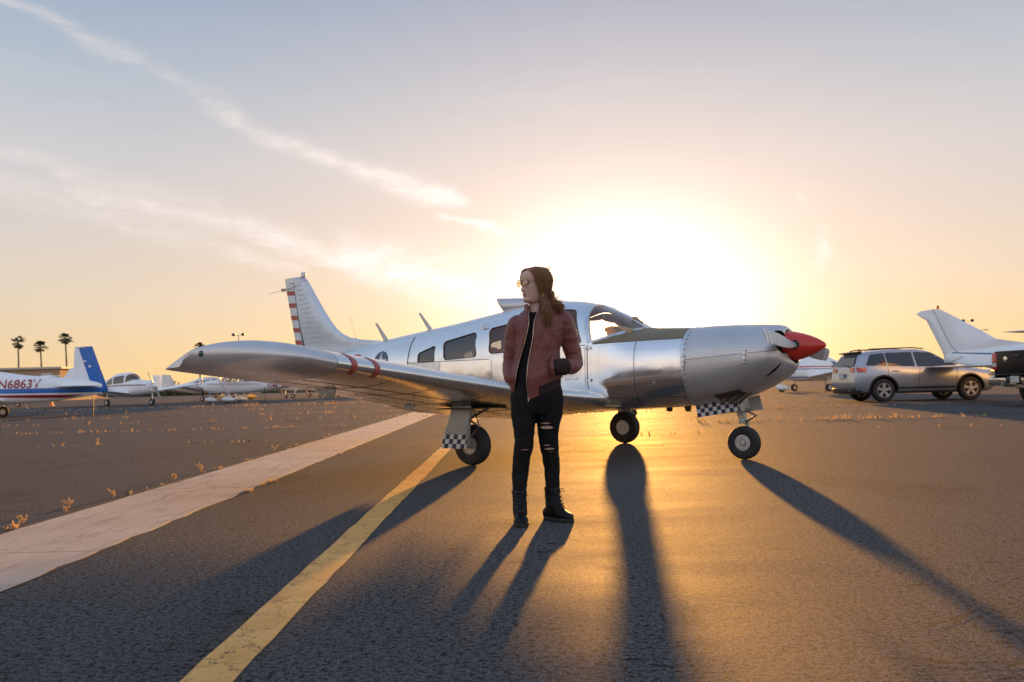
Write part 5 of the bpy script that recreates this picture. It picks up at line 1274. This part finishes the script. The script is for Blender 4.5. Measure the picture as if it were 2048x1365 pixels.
def flood(x, y, h, label):
    root = thing('floodlight_pole', label, 'floodlight', (x, y, 0), 0, 'twin lamp floodlight poles')
    q = MB(); q.tube([(0, 0, 0), (0, 0, h)], [.11, .07], 8); q.box((0, 0, h), (2.3, .08, .08)); q.build('pole', M['pole'], root)
    for sg in (-1, 1):
        q = MB(); q.box((sg * .95, -.1, h + .12), (.62, .4, .42), rot=Matrix.Rotation(R(-25), 3, 'X')); q.tube([(sg * .95, 0, h), (sg * .95, 0, h + .1)], .05, 6); q.build('lamp_head', M['black'], root, bevel=.05)
flood(-54.6, 170, 11.7, 'twin floodlight pole above the silver wing near the striped tail')
flood(96.4, 180, 11.5, 'twin floodlight pole right of the tall white fin')
root = thing('street_lamp', 'single arm street lamp above the white fuselage at the right', 'street lamp', (92.4, 170, 0), 0)
q = MB(); q.tube([(0, 0, 0), (0, 0, 7.6), (.35, 0, 8.7), (1.2, 0, 9.05), (1.9, 0, 9.1)], [.10, .08, .07, .06, .05], 8); q.build('pole', M['pole'], root)
q = MB(); q.box((2.2, 0, 9.1), (.8, .3, .16)); q.build('lamp_head', M['black'], root, bevel=.05)
M['scrubleaf'] = mat('desert_scrub_leaves', (.085, .085, .035), .8, var=.4, vscale=2)
rb = random.Random(31); q = MB()
def scrub_mass(xa, xb, y, h, n):
    for _ in range(n):
        x = rb.uniform(xa, xb); hh_ = h * (.55 + .45 * math.sin(x * .7) * math.sin(x * .23 + 1)) ; yy = y + rb.uniform(-2, 2); z = abs(rb.gauss(0, .45)) * hh_
        e = Vector((rb.gauss(0, 1), rb.gauss(0, 1), rb.gauss(0, 1))).normalized() * rb.uniform(.15, .4); f_ = e.orthogonal().normalized() * rb.uniform(.1, .25)
        c = Vector((x, yy, z)); q.add([c - e, c + f_, c + e, c - f_], [(0, 1, 2, 3)])
scrub_mass(-72, -50, 160, 3.2, 2600); scrub_mass(-50, 60, 170, 2.0, 4200); scrub_mass(60, 130, 165, 2.4, 2600); scrub_mass(-130, -72, 170, 2.5, 2000)
def rope(x, y, z, label):
    q = MB(); q.tube([(0, 0, z), (.02, 0, z * .5), (0, 0, 0)], .018, 6); q.lathe([(.05, 0), (.05, .02), (0, .03)], (0, 0, 0), (0, 0, 1), 8)
    o = q.build('tie_down_rope', M['black']); o.location = (x, y, 0); tag(o, label, 'rope')
ropes_todo = 1
stuff(q.build('desert_scrub', M['scrubleaf'], smooth=False, recalc=False))
q = MB(); q.lathe([(.16, 0), (.16, .02), (.11, .03), (.03, .42), (.0, .43)], (0, 0, 0), (0, 0, 1), 16); q.box((0, 0, .012), (.34, .34, .024)); o = q.build('traffic_cone', M['orange']); o.location = (-34.6, 64, 0)
rope(-16.6, 57.0, 1.0, 'dark tie-down rope under the tail of the airplane lettered N4613L')
rope(16.15, 44.2, .72, 'dark tie-down rope under the near wing of the striped airplane by the SUV')
rope(-16.35, 33.2, .86, 'dark tie-down rope under the blue tail at the left edge')
tag(o, 'small orange cone on the ramp under the blue tailed fuselage', 'traffic cone')
# ---------------------------------------------------------------- the woman
PER = thing('person', 'woman in burgundy bomber jacket, ripped black jeans and round sunglasses standing before the plane', 'person', (.145, 5.5, 0))
M['skin'] = mat('skin', (.62, .39, .30), .5, var=.06, vscale=30)
M['skin'].node_tree.nodes['Principled BSDF'].inputs['Subsurface Weight'].default_value = .08
M['skin'].node_tree.nodes['Principled BSDF'].inputs['Subsurface Radius'].default_value = (.02, .008, .005)
M['lips'] = mat('lips', (.42, .15, .13), .42)
M['blackcloth'] = mat('black_cotton', (.012, .011, .012), .9, spec=.2, bump=.25, bscale=160, bdist=.003)
M['denim'] = mat('black_denim', (.008, .0075, .008), .85, spec=.25, var=.35, vscale=14, bump=.35, bscale=220, bdist=.002)
M['rib'] = mat('black_rib_knit', (.030, .013, .011), .9, bump=.6, bscale=1, bdist=.004)
M['leather'] = mat('black_boot_leather', (.005, .005, .006), .5, spec=.25, var=.3, vscale=25, bump=.35, bscale=45, bdist=.004)
M['gold'] = mat('gold_frame', (.78, .52, .22), .22, 1.0)
M['zip'] = mat('zip_metal', (.50, .36, .26), .35, .8)
M['lens'] = glass('amber_lens', (.62, .46, .22), .16)
def jacket_mat():
    m = mat('burgundy_nylon', (.185, .052, .042), .46, spec=.45, var=.12, vscale=10); T = NT(m.node_tree); b = T.n['Principled BSDF']
    oc = T.new('ShaderNodeTexCoord').outputs['Object']
    wv = []
    for a in (R(38), R(-38)):
        w = T.new('ShaderNodeTexWave', wave_type='BANDS', wave_profile='TRI'); w.inputs['Scale'].default_value = 8.5; w.inputs['Distortion'].default_value = .6; w.inputs['Detail'].default_value = 1
        T.l.new(T.map(oc, (1, .2, 1), (0, a, 0)), w.inputs['Vector']); wv.append(T.ramp(w.outputs['Fac'], [(.0, 0.0), (.14, 1.0)]))
    quilt = T.math('MULTIPLY', wv[0], wv[1])
    fold = T.noise(T.map(oc, (1, 1, .45), (0, R(15), 0)), 20, 3, .5, .8)
    n1 = T.bump(fold, .6, .018); n2 = T.bump(quilt, .22, .004, n1); n3 = T.bump(T.noise(oc, 60, 2, .5), .04, .003, n2)
    T.l.new(n3, b.inputs['Normal']); b.inputs['Sheen Weight'].default_value = .15
    return m
M['jacket'] = jacket_mat()
def hair_mat():
    m = mat('brown_wavy_hair', (.32, .18, .092), .42, spec=.5, var=.35, vscale=40); T = NT(m.node_tree)
    b = T.n['Principled BSDF']; tl = T.new('ShaderNodeBsdfTranslucent'); tl.inputs[0].default_value = (.72, .42, .20, 1)
    mx = T.new('ShaderNodeMixShader'); mx.inputs[0].default_value = .5; T.l.new(b.outputs[0], mx.inputs[1]); T.l.new(tl.outputs[0], mx.inputs[2])
    T.l.new(mx.outputs[0], T.n['Material Output'].inputs[0]); return m
M['hair'] = hair_mat()
def remesh(o, vox, smooth=2, disp=()):
    md = o.modifiers.new('r', 'REMESH'); md.mode = 'VOXEL'; md.voxel_size = vox; md.use_smooth_shade = True
    if smooth: sm = o.modifiers.new('s', 'SMOOTH'); sm.iterations = smooth; sm.factor = .5
    for size, strg, depth in disp:
        tx = bpy.data.textures.new('folds', 'CLOUDS'); tx.noise_scale = size; tx.noise_depth = depth
        d = o.modifiers.new('d', 'DISPLACE'); d.texture = tx; d.strength = strg; d.mid_level = .5; d.texture_coords = 'LOCAL'
    apply_mods(o); o.data.shade_smooth()
HX, HF, HS = .009, Vector((-.819, -.574, 0)), Vector((.574, -.819, 0))
def hd(f, s, z): return Vector((HX, 0, z)) + HF * f + HS * s
gs = lambda x, w: math.exp(-(x / w) ** 2)
HZ = [1.399, 1.404, 1.412, 1.422, 1.434, 1.445, 1.458, 1.475, 1.50, 1.52, 1.535, 1.55, 1.57, 1.595, 1.612, 1.622, 1.626]
HFR = pchip(HZ, [.050, .074, .0845, .0865, .0815, .0835, .0850, .0850, .0840, .0820, .0830, .0885, .0895, .081, .060, .034, .004])
HBK = pchip(HZ, [.0, .012, .030, .045, .055, .062, .070, .078, .087, .093, .096, .098, .100, .098, .083, .054, .004])
HW = pchip(HZ, [.020, .030, .039, .0455, .051, .055, .0585, .0625, .0675, .071, .072, .073, .0735, .069, .056, .035, .004])
def head_pt(t, z, off=0.0, detail=True):
    w, fr, bk = HW(z), HFR(z), HBK(z); c, s_ = math.cos(t), math.sin(t)
    low = min(1, max(0, (1.50 - z) / .08)); p = lerp(.80, 1.0, low)
    f = fr * abs(c) ** p if c >= 0 else -bk * abs(c) ** .85
    s = w * math.copysign(abs(s_) ** .92, s_)
    if detail and c > 0:
        f += pchip([1.40, 1.468, 1.473, 1.479, 1.486, 1.50, 1.515, 1.53, 1.542, 1.62], [0, 0, .006, .0225, .0265, .0185, .0115, .006, .002, 0])(z) * gs(s, .0115 if z > 1.484 else .0135)
        f += .006 * gs(abs(s) - .0125, .006) * gs(z - 1.480, .007)               # nostril wings
        f -= .0105 * gs(abs(s) - .031, .015) * gs(z - 1.527, .012)               # eye sockets
        f += .0045 * gs(abs(s) - .038, .018) * gs(z - 1.497, .016)               # cheekbones
        f += .0065 * gs(s, .019) * gs(z - 1.4595, .0048) + .0060 * gs(s, .017) * gs(z - 1.4485, .0048) - .0030 * gs(s, .02) * gs(z - 1.4540, .0022)
        f -= .0035 * gs(s, .015) * gs(z - 1.438, .005); f += .004 * gs(s, .018) * gs(z - 1.418, .010)
    d = Vector((f, s)); L_ = d.length
    if off and L_ > 1e-6: d = d * (1 + off / max(L_, .03))
    return hd(d.x, d.y, z + (off * .8 if z > 1.60 else 0))
def ering(cx, cy, z, a, b, n=28, tilt=0): return [(cx + a * math.cos(q), cy + b * math.sin(q), z + tilt * a * math.cos(q)) for q in (2 * math.pi * j / n for j in range(n))]
LEG = {-1: ([.80, .74, .685, .64, .54, .46, .42, .37, .30, .20, .12], [-.080, -.085, -.084, -.082, -.083, -.092, -.099, -.108, -.114, -.122, -.122], [.078, .080, .077, .074, .064, .061, .057, .055, .052, .044, .040], -.055),
       1: ([.80, .74, .685, .61, .52, .457, .40, .35, .26, .19, .12], [.092, .090, .085, .077, .075, .080, .088, .092, .094, .092, .092], [.080, .086, .084, .073, .063, .059, .056, .053, .047, .044, .040], .045)}
def leg_rings(sg, grow=0, ztop=.80, zbot=.12, n=24, step=.02):
    zs, cs_, rs, yo = LEG[sg]; fc = pchip(zs[::-1], cs_[::-1]); fr = pchip(zs[::-1], rs[::-1]); rows = []; z = ztop
    while z >= zbot - 1e-6:
        k = min(1, max(0, (.80 - z) / .6)); back = .018 * gs(z - .33, .10)
        rows.append(ering(fc(z), yo * k + back, z, fr(z) + grow, (fr(z) + grow) * 1.08, n)); z -= step
    return rows
ARM_R = ([(.150, .01, 1.305), (.186, .01, 1.285), (.212, .018, 1.22), (.232, .026, 1.14), (.252, .034, 1.06), (.257, .022, 1.008), (.230, -.03, .985), (.19, -.075, .982), (.145, -.112, .985)], [.052, .066, .062, .058, .055, .054, .052, .049, .044])
ARM_L = ([(-.080, .01, 1.290), (-.112, .01, 1.262), (-.135, .02, 1.19), (-.148, .03, 1.11), (-.160, .04, 1.03), (-.165, .02, .985), (-.162, -.02, .945), (-.162, -.038, .920), (-.158, -.035, .895)], [.052, .063, .056, .051, .048, .047, .046, .042, .036])
# --- body: one continuous skin
b = MB(); n = 44; rows = []
zs_ = sorted(set(HZ + linspace(1.402, 1.60, 56))); 
for z in zs_: rows.append([head_pt(2 * math.pi * j / 72, z) for j in range(72)])
b.grid(rows, True, cap0=True, cap1=True)
nk = [ering(.020, .030, 1.46, .046, .050), ering(.018, .028, 1.42, .046, .050), ering(.015, .022, 1.38, .045, .049), ering(.016, .018, 1.345, .050, .054), ering(.022, .015, 1.32, .085, .06), ering(.030, .01, 1.28, .14, .075), ering(.030, .005, 1.18, .135, .085), ering(.02, 0, 1.06, .112, .08), ering(.01, 0, .95, .125, .085), ering(.006, 0, .80, .15, .095), ering(.004, 0, .74, .14, .09)]
b.grid(nk, True, cap0=True, cap1=True)
for sg in (-1, 1): b.grid(leg_rings(sg, -.012), True, cap0=True, cap1=True)
for pts, rs in (ARM_R, ARM_L):
    b.tube(pts, [r * .66 for r in rs], 16)
    q_ = Vector(pts[-1]); d = Vector((-.30 if q_.x > 0 else .25, .90, -.30)).normalized(); up = Vector((0, 0, 1)); sd = d.cross(up).normalized()     # the hand, inside the pocket
    b.tube([q_, q_ + d * .035, q_ + d * .075], [.024, .036, .033], 10, flat=.5)
    for k, ln in zip((-1.5, -.5, .5, 1.5), (.052, .062, .058, .045)): o_ = q_ + d * .07 + up * k * .014; b.tube([o_, o_ + d * ln * .5 - sd * .004, o_ + d * ln - sd * .014], [.0085, .008, .006], 8)
    o_ = q_ + d * .025 + up * .026; b.tube([o_, o_ + d * .02 + up * .018, o_ + d * .05 + up * .022], [.010, .0095, .007], 8)
body = b.build('body', [M['skin'], M['lips']], PER); remesh(body, .0036, 1)
for p in body.data.polygons:
    c = p.center; f = (c - Vector((HX, 0, 0))).dot(HF); s = (c - Vector((HX, 0, 0))).dot(HS); zc = 1.454
    if f > .066 and abs(s) < .024 and -.0085 * (1 - (s / .026) ** 2) < c.z - zc < .0080 * (1 - (s / .026) ** 2) + .0012 * gs(abs(s) - .006, .004): p.material_index = 1
ear = MB(); ear.grid([[hd(-.004 + .020 * math.cos(a) * k, .069 + o_, 1.505 + .031 * math.sin(a) * k) for a in (2 * math.pi * j / 16 for j in range(16))] for k, o_ in ((1, -.012), (1.02, .006), (.85, .010), (.6, .002), (.1, 0))], True); ear.build('ear', M['skin'], PER)
M['eye'] = mat('eye', (.55, .52, .48), .2); M['iris'] = mat('iris', (.05, .03, .02), .2)
for s in (-.0315, .0315):
    q = MB(); q.lathe([(0, -.0118), (.0083, -.0083), (.0118, 0), (.0095, .0068), (.0055, .0103), (0, .0118)], hd(.0665, s, 1.528), HF, 18, mfun=lambda i, j: 1 if i >= 3 else 0); q.build('eye', [M['eye'], M['iris']], PER)
    q = MB(); q.tube([hd(.0885 - abs(k) * .0035 - (.004 if k * s > 0 else 0), s + k * .011, 1.5445 + .003 * (1 - k * k) ) for k in (-1.2, -.5, .2, .8, 1.3)], [.0016, .0026, .0026, .0022, .001], 6); q.build('eyebrow', M['hair'], PER)
# --- black top
q = MB(); rows = []
for z, a, bb, cx in ((.775, .148, .098, .0), (.86, .148, .100, .0), (.95, .140, .100, .004), (1.06, .120, .098, .012), (1.16, .128, .104, .022), (1.24, .125, .096, .028), (1.295, .108, .076, .030), (1.318, .080, .068, .022), (1.334, .062, .062, .017), (1.340, .057, .058, .016)): rows.append(ering(cx, .0 + .006 * (z > 1.3), z, a, bb, 36))
q.grid(rows, True, cap0=True); q.build('top', M['blackcloth'], PER)
# --- jeans
q = MB(); rows = []
for z, a, bb, cx in ((.98, .132, .098, .006), (.90, .150, .108, .006), (.84, .164, .116, .006), (.78, .171, .118, .006), (.74, .170, .115, .006), (.70, .160, .100, .004), (.685, .11, .08, .0)): rows.append(ering(cx, .004, z, a, bb, 40))
q.grid(rows, True, cap0=True, cap1=True)
for sg in (-1, 1): q.grid(leg_rings(sg, 0, .80, .165), True, cap0=True, cap1=True)
jeans = q.build('jeans', M['denim'], PER); remesh(jeans, .007, 3, ((.05, .010, 1), (.018, .004, 1)))
def on_leg(sg, x, z, grow=0):
    zs, cs_, rs, yo = LEG[sg]; c, r = pchip(zs[::-1], cs_[::-1])(z), pchip(zs[::-1], rs[::-1])(z); k = min(1, max(0, (.80 - z) / .6)); t = min(.98, max(-.98, (x - c) / r))
    return Vector((x, yo * k + .018 * gs(z - .33, .10) - (r * 1.08 * math.sqrt(1 - t * t)) - grow, z))
def rip(sg, x0, x1, z, h, seed):
    r = random.Random(seed); q = MB(); top, bot, mid = [], [], []; nn = 12
    for i in range(nn + 1):
        t = i / nn; x = lerp(x0, x1, t); e = math.sin(math.pi * t) ** .55; hh = h * e
        top.append(on_leg(sg, x, z + hh * .5 + r.uniform(-.0012, .0012), .0055)); bot.append(on_leg(sg, x, z - hh * .5 + r.uniform(-.0015, .0015), .0055)); mid.append(on_leg(sg, x, z, .0075))
    q.grid([top, mid, bot]); q.build('skin_at_rip', M['skin'], jeans)
    q = MB()
    for row_ in (top, bot): q.tube([p + Vector((0, -.002, 0)) for p in row_], .0022, 5)
    for k in range(5):
        i = r.randrange(2, nn - 1); q.tube([top[i] + Vector((0, -.003, 0)), bot[min(i + 1, nn)] + Vector((0, -.003, 0))], .0006, 4)
    q.build('frayed_edge', M['denim'], jeans)
rip(1, .020, .095, .629, .013, 1); rip(1, .016, .110, .602, .024, 2); rip(1, .034, .088, .488, .012, 3); rip(1, .042, .114, .465, .019, 4); rip(1, .060, .112, .445, .007, 5); rip(-1, -.116, -.050, .467, .010, 6)
# --- bomber jacket
GL = pchip([.78, .813, .938, 1.082, 1.182, 1.295, 1.345, 1.39], [-.142, -.141, -.126, -.086, -.056, -.036, -.036, -.040])
GR = pchip([.78, .804, .882, .981, 1.081, 1.142, 1.287, 1.326, 1.39], [-.046, -.047, -.054, -.046, -.027, -.013, .007, .022, .040])
JA = pchip([.79, .83, .87, .92, .98, 1.04, 1.10, 1.18, 1.25, 1.30, 1.33, 1.35, 1.37, 1.395], [.155, .156, .166, .172, .160, .142, .138, .148, .156, .142, .112, .082, .068, .070])
JB = pchip([.79, .87, .92, 1.04, 1.18, 1.28, 1.33, 1.36, 1.395], [.112, .128, .136, .124, .122, .106, .084, .070, .070])
JC = pchip([.79, .9, 1.0, 1.1, 1.2, 1.3, 1.345, 1.395], [.006, .008, .012, .018, .032, .034, .024, .016])
def hemlift(x, z): return .085 * max(0, min(1, (x + .05) / .22)) * max(0, min(1, (1.02 - z) / .16))
def jk(z, x=None, t=None, off=0):
    a, bb, c = JA(z) + off, JB(z) + off, JC(z)
    if x is not None: u = min(.985, max(-.985, (x - c) / a)); return math.asin(u) - math.pi / 2    # angle on the front
    xx = c + a * math.cos(t); return Vector((xx, bb * math.sin(t), z + hemlift(xx, z)))
def jrow(z, n=46, off=0):
    tr, tl = jk(z, GR(z), off=off), jk(z, GL(z), off=off); return [jk(z, t=lerp(tr, tl + 2 * math.pi, j / (n - 1)), off=off) for j in range(n)]
q = MB(); q.grid([jrow(z) for z in linspace(.835, 1.362, 34)]); jt = q.build('jacket', M['jacket'], PER)
md = jt.modifiers.new('s', 'SOLIDIFY'); md.thickness = .016; md.offset = 0; apply_mods(jt)
me = jt.data; q = MB(); q.add([v.co for v in me.vertices], [list(p.vertices) for p in me.polygons])
for pts, rs in (ARM_R, ARM_L):
    P_ = [Vector(p) for p in pts]; fx = [pchip(range(len(P_)), [p[i] for p in P_]) for i in range(3)]; fr = pchip(range(len(P_)), rs); k = len(P_) - 1; rr_ = random.Random(11 + len(q.v) % 7)
    us = linspace(0, k - .1, 46); q.tube([(fx[0](u), fx[1](u), fx[2](u)) for u in us], [fr(u) * (1 + .022 * math.sin(u * 7.5 + rr_.uniform(-.5, .5)) * min(1, u / 2)) for u in us], 22)
bpy.data.objects.remove(jt); jacket = q.build('jacket', M['jacket'], PER); remesh(jacket, .0058, 3, ((.06, .008, 1), (.02, .004, 2)))
q = MB(); rows = []
for z in linspace(.782, .848, 6): rows.append(jrow(z, 40, -.004))
q.grid(rows); hb_ = q.build('hem_band', M['rib'], jacket); md = hb_.modifiers.new('s', 'SOLIDIFY'); md.thickness = .012; md.offset = 0; apply_mods(hb_); resmooth(hb_)
q = MB(); rows = []
tr = jk(.82, GR(.82)); rows = [[jk(z, t=tr + k * .42, off=.006) for k in linspace(0, 1.0, 8)] for z in linspace(.780, .850, 5)]; q.grid(rows); ht = q.build('hem_tab', M['jacket'], jacket)
md = ht.modifiers.new('s', 'SOLIDIFY'); md.thickness = .008; apply_mods(ht); resmooth(ht)
q = MB(); rows = [jrow(z, 40, .002 + .006 * math.sin(k)) for k, z in zip(linspace(0, 3.1, 7), linspace(1.348, 1.392, 7))]; q.grid(rows); cl = q.build('collar', M['jacket'], jacket); md = cl.modifiers.new('s', 'SOLIDIFY'); md.thickness = .012; md.offset = 0; apply_mods(cl); resmooth(cl)
q = MB(); q.tube([(.190, -.074, .984), (.182, -.082, .984), (.164, -.097, .984), (.142, -.108, .984), (.132, -.085, .984), (.130, -.06, .984)], [.050, .055, .055, .052, .046, .036], 22); q.build('cuff', M['rib'], jacket)
for G in (GL, GR):
    q = MB(); pts = []
    for z in linspace(.785, 1.375, 40): p = jk(z, t=jk(z, G(z)), off=.004); pts.append(p + Vector((.004 if G is GL else -.004, -.004, 0)))
    q.tube(pts, .0030, 6); q.build('zip', M['zip'], jacket)
q = MB(); p = jk(.79, t=jk(.79, GR(.79)), off=.006); q.box(p + Vector((-.002, -.006, .0)), (.010, .006, .022)); q.box(p + Vector((-.002, -.006, -.016)), (.007, .003, .012)); q.build('zip_pull', M['zip'], jacket)
q = MB(); q.tube([(.106, -.108, 1.060), (.102, -.138, 1.015), (.102, -.147, .982), (.106, -.140, .948), (.114, -.112, .920)], [.006, .013, .016, .013, .006], 10); q.build('pocket_welt', M['jacket'], jacket)
# --- boots
def boot(c, d, seed):
    c, d = Vector(c), Vector((d[0], d[1], 0)).normalized(); s = Vector((-d.y, d.x, 0)); n_ = 24
    q = MB(); rows = []
    for z, a, bb, off in ((.212, .047, .053, -.004), (.205, .048, .055, -.004), (.17, .045, .053, -.002), (.13, .045, .057, .004), (.10, .047, .066, .012), (.07, .044, .070, .02), (.04, .042, .07, .02)):
        rows.append([c + d * (off + bb * math.cos(t)) + s * a * math.sin(t) + Vector((0, 0, z)) for t in (2 * math.pi * j / n_ for j in range(n_))])
    q.grid(rows, True, cap0=True, cap1=True); rows = []
    for x, w, h in ((-.078, .020, .05), (-.070, .034, .075), (-.045, .040, .092), (0, .040, .105), (.04, .040, .100), (.075, .042, .082), (.105, .045, .068), (.135, .043, .062), (.158, .034, .052), (.172, .018, .038), (.176, .006, .030)):
        rows.append([c + d * x * .93 + s * (w * .95 * math.copysign(abs(math.cos(t)) ** .8, math.cos(t))) + Vector((0, 0, .014 + (h - .014) * (.5 + .5 * math.sin(t)) if True else 0)) for t in (2 * math.pi * j / n_ for j in range(n_))])
    q.grid(rows, True, cap0=True, cap1=True)
    o = q.build('boot', M['leather'], PER); remesh(o, .0045, 4, ((.03, .006, 1),))
    q = MB(); out = []
    for j in range(32):
        t = 2 * math.pi * j / 32; x = .046 + .121 * math.cos(t); w = (.047 if math.cos(t) > 0 else .042) * math.copysign(abs(math.sin(t)) ** .75, math.sin(t)); out.append((x, w))
    def ring(z, k, xa=-9): return [c + d * max(x * 1.0, xa) + s * w * k + Vector((0, 0, z)) for x, w in out]
    q.grid([ring(0, .97), ring(.003, 1.03), ring(.020, 1.05), ring(.024, 1.0)], True, cap0=True, cap1=True); q.build('sole', M['black'], o)
    q = MB(); r = random.Random(seed)
    for k in range(6):
        z = .085 + .022 * k; f = lerp(.088, .052, k / 5); w = .026
        q.tube([c + d * (f - .012) + s * w + Vector((0, 0, z)), c + d * (f + .006) + Vector((0, 0, z + .006)), c + d * (f - .012) - s * w + Vector((0, 0, z + .012))], .0028, 5)
        q.tube([c + d * (f - .012) - s * w + Vector((0, 0, z)), c + d * (f + .007) + Vector((0, 0, z + .008)), c + d * (f - .012) + s * w + Vector((0, 0, z + .014))], .0028, 5)
    for k in (-1, 1): q.tube([c + d * .05 + Vector((0, 0, .20)), c + d * .062 + s * k * .03 + Vector((0, 0, .205)), c + d * .055 + s * k * .05 + Vector((0, 0, .178)), c + d * .055 + s * k * .025 + Vector((0, 0, .19))], .0025, 5)
    q.build('laces', M['black'], o)
boot((-.122, -.062, 0), (.10, -1), 1); boot((.092, .040, 0), (.72, -.70), 2)
# --- hair
q = MB(); rows = []; HB0 = pchip([1.36, 1.42, 1.45, 1.50, 1.54, 1.57, 1.59, 1.605, 1.615, 1.63], [105, 98, 88, 76, 67, 57, 46, 28, 6, 0])
for z in linspace(1.43, 1.626, 30):
    t0 = R(HB0(z)); rows.append([head_pt(lerp(t0, 2 * math.pi - t0, j / 48), z, .006 + .010 * math.sin(math.pi * j / 48) ** .4, False) for j in range(49)])
q.grid(rows); r = random.Random(77)
def strand(t, zend, amp, wv, off, front, rad=.0026):
    pts = []; ph = r.uniform(0, 6.28); drift = r.uniform(-1, 1)
    zt = r.uniform(1.618, 1.6235)
    for k, z in enumerate((zt, 1.600, 1.575, 1.545, 1.51, 1.475, 1.445)):
        tt = t
        tlim = R(HB0(z)); tt = max(tlim, min(2 * math.pi - tlim, t + (k - 3) * R(3) * (1 if t < math.pi else -1)))
        p = head_pt(tt, z, (off if k > 2 else .012 + (off - .012) * k / 3) + (.004 if k > 2 else .001) * math.sin(ph + k * 1.3), False); pts.append(p)
    p = pts[-1]; z = 1.445; k = 0
    rest = Vector((lerp(.050, .115, r.random()), -.118 - r.uniform(0, .016), 0)) if front else Vector((lerp(.08, .19, r.random() ** .9), lerp(-.07, .09, r.random()), 0))
    z1 = 1.40
    while z > zend:
        z -= .016; k += 1; u = min(1, (1.445 - z) / (.13 if front else .065)); u = u * u * (3 - 2 * u)
        b_ = Vector((lerp(p.x, rest.x, u), lerp(p.y, rest.y, u), 0)); a_ = amp * min(1, k / 3)
        pts.append(Vector((b_.x + a_ * math.sin(ph + z * wv), b_.y + a_ * .7 * math.cos(ph + z * wv * .9), z)))
    m = len(pts); q.tube(pts, [rad * (1 - .75 * (i / (m - 1)) ** 2) for i in range(m)], 4, caps=False)
for _ in range(240): strand(R(r.uniform(62, 118)), r.uniform(1.225, 1.345) if r.random() > .4 else r.uniform(1.30, 1.38), r.uniform(.004, .012), r.uniform(70, 120), r.uniform(.010, .022), True)
for _ in range(380): strand(R(r.uniform(105, 255)), r.uniform(1.325, 1.39), r.uniform(.008, .019), r.uniform(70, 130), r.uniform(.012, .030), False)
for _ in range(70): strand(R(r.uniform(250, 298)), r.uniform(1.36, 1.42), .006, 90, r.uniform(.008, .016), False)
for _ in range(130):       # flyaway hairs
    t, z = R(r.uniform(75, 285)), r.uniform(1.53, 1.624); a = head_pt(t, z, .018, False); d = (a - Vector((HX, 0, 1.52))).normalized()
    q.tube([a - d * .01, a + d * r.uniform(.004, .012) + Vector((r.gauss(0, .006), r.gauss(0, .006), .006)), a + d * r.uniform(.008, .020) + Vector((r.gauss(0, .015), r.gauss(0, .01), r.uniform(-.01, .012)))], .0007, 3, caps=False)
for _ in range(150):      # loose curls behind the neck and shoulder
    a = Vector((r.uniform(.070, .125), r.uniform(-.05, .06), r.uniform(1.43, 1.50))); ph = r.uniform(0, 6.28); am = r.uniform(.006, .016); n_ = 13; zl = r.uniform(.07, .14); xo = r.uniform(.0, .065); pts = []
    for k in range(n_):
        t = k / (n_ - 1); pts.append(a + Vector((xo * t ** .8 + am * min(1, t * 3) * math.sin(ph + t * 9), .02 * t + am * .8 * min(1, t * 3) * math.cos(ph + t * 8.3), -zl * t)))
    q.tube(pts, [.0019 * (1 - .7 * k / n_) for k in range(n_)], 4, caps=False)
for _ in range(90):
    a = Vector((r.uniform(.10, .17), r.uniform(-.04, .08), r.uniform(1.34, 1.44))); q.tube([a, a + Vector((r.uniform(.0, .02), 0, r.uniform(-.02, .01))), a + Vector((r.uniform(.01, .04), 0, r.uniform(-.04, .02)))], .0009, 3, caps=False)
q.build('hair', M['hair'], PER, recalc=False)
# --- sunglasses and earring
sgx = MB(); cen = {}
for s in (-.0335, .0335):
    c = hd(.1005, s, 1.527); ax = (HF + HS * (.10 if s > 0 else -.10)).normalized(); u = ax.cross(Vector((0, 0, 1))).normalized(); cen[s] = (c, u)
    sgx.tube([c + u * .0245 * math.cos(a) + Vector((0, 0, .0235 * math.sin(a))) for a in linspace(0, 2 * math.pi, 33)], .0014, 6)
    sgx.tube([hd(.094, s * 1.70, 1.532), hd(.060, s * 2.22, 1.533), hd(.0, s * 2.26, 1.530), hd(-.03, s * 2.2, 1.515)], .0014, 6)
sgx.tube([hd(.103, -.010, 1.532), hd(.107, 0, 1.535), hd(.103, .010, 1.532)], .0013, 6); sgx.tube([hd(.103, -.014, 1.541), hd(.106, 0, 1.543), hd(.103, .014, 1.541)], .0011, 6)
glasses = sgx.build('sunglasses', M['gold'], PER)
for s in cen:
    c, u = cen[s]; q = MB(); ax = u.cross(Vector((0, 0, 1)))
    q.grid([[c + u * .0238 * k * math.cos(a) + Vector((0, 0, .0228 * k * math.sin(a))) - HF * .002 * k * k for a in (2 * math.pi * j / 28 for j in range(28))] for k in (0.001, .35, .7, 1)], True); q.build('lens', M['lens'], glasses)
q = MB(); c = hd(-.002, .082, 1.452); q.tube([c + HF * .008 * math.cos(a) + Vector((0, 0, .014 * math.sin(a))) for a in linspace(0, 2 * math.pi, 19)], .0012, 5); q.lathe([(0, -.004), (.004, 0), (0, .004)], c + Vector((0, 0, -.018)), (0, 0, 1), 8); q.build('earring', M['gold'], PER)
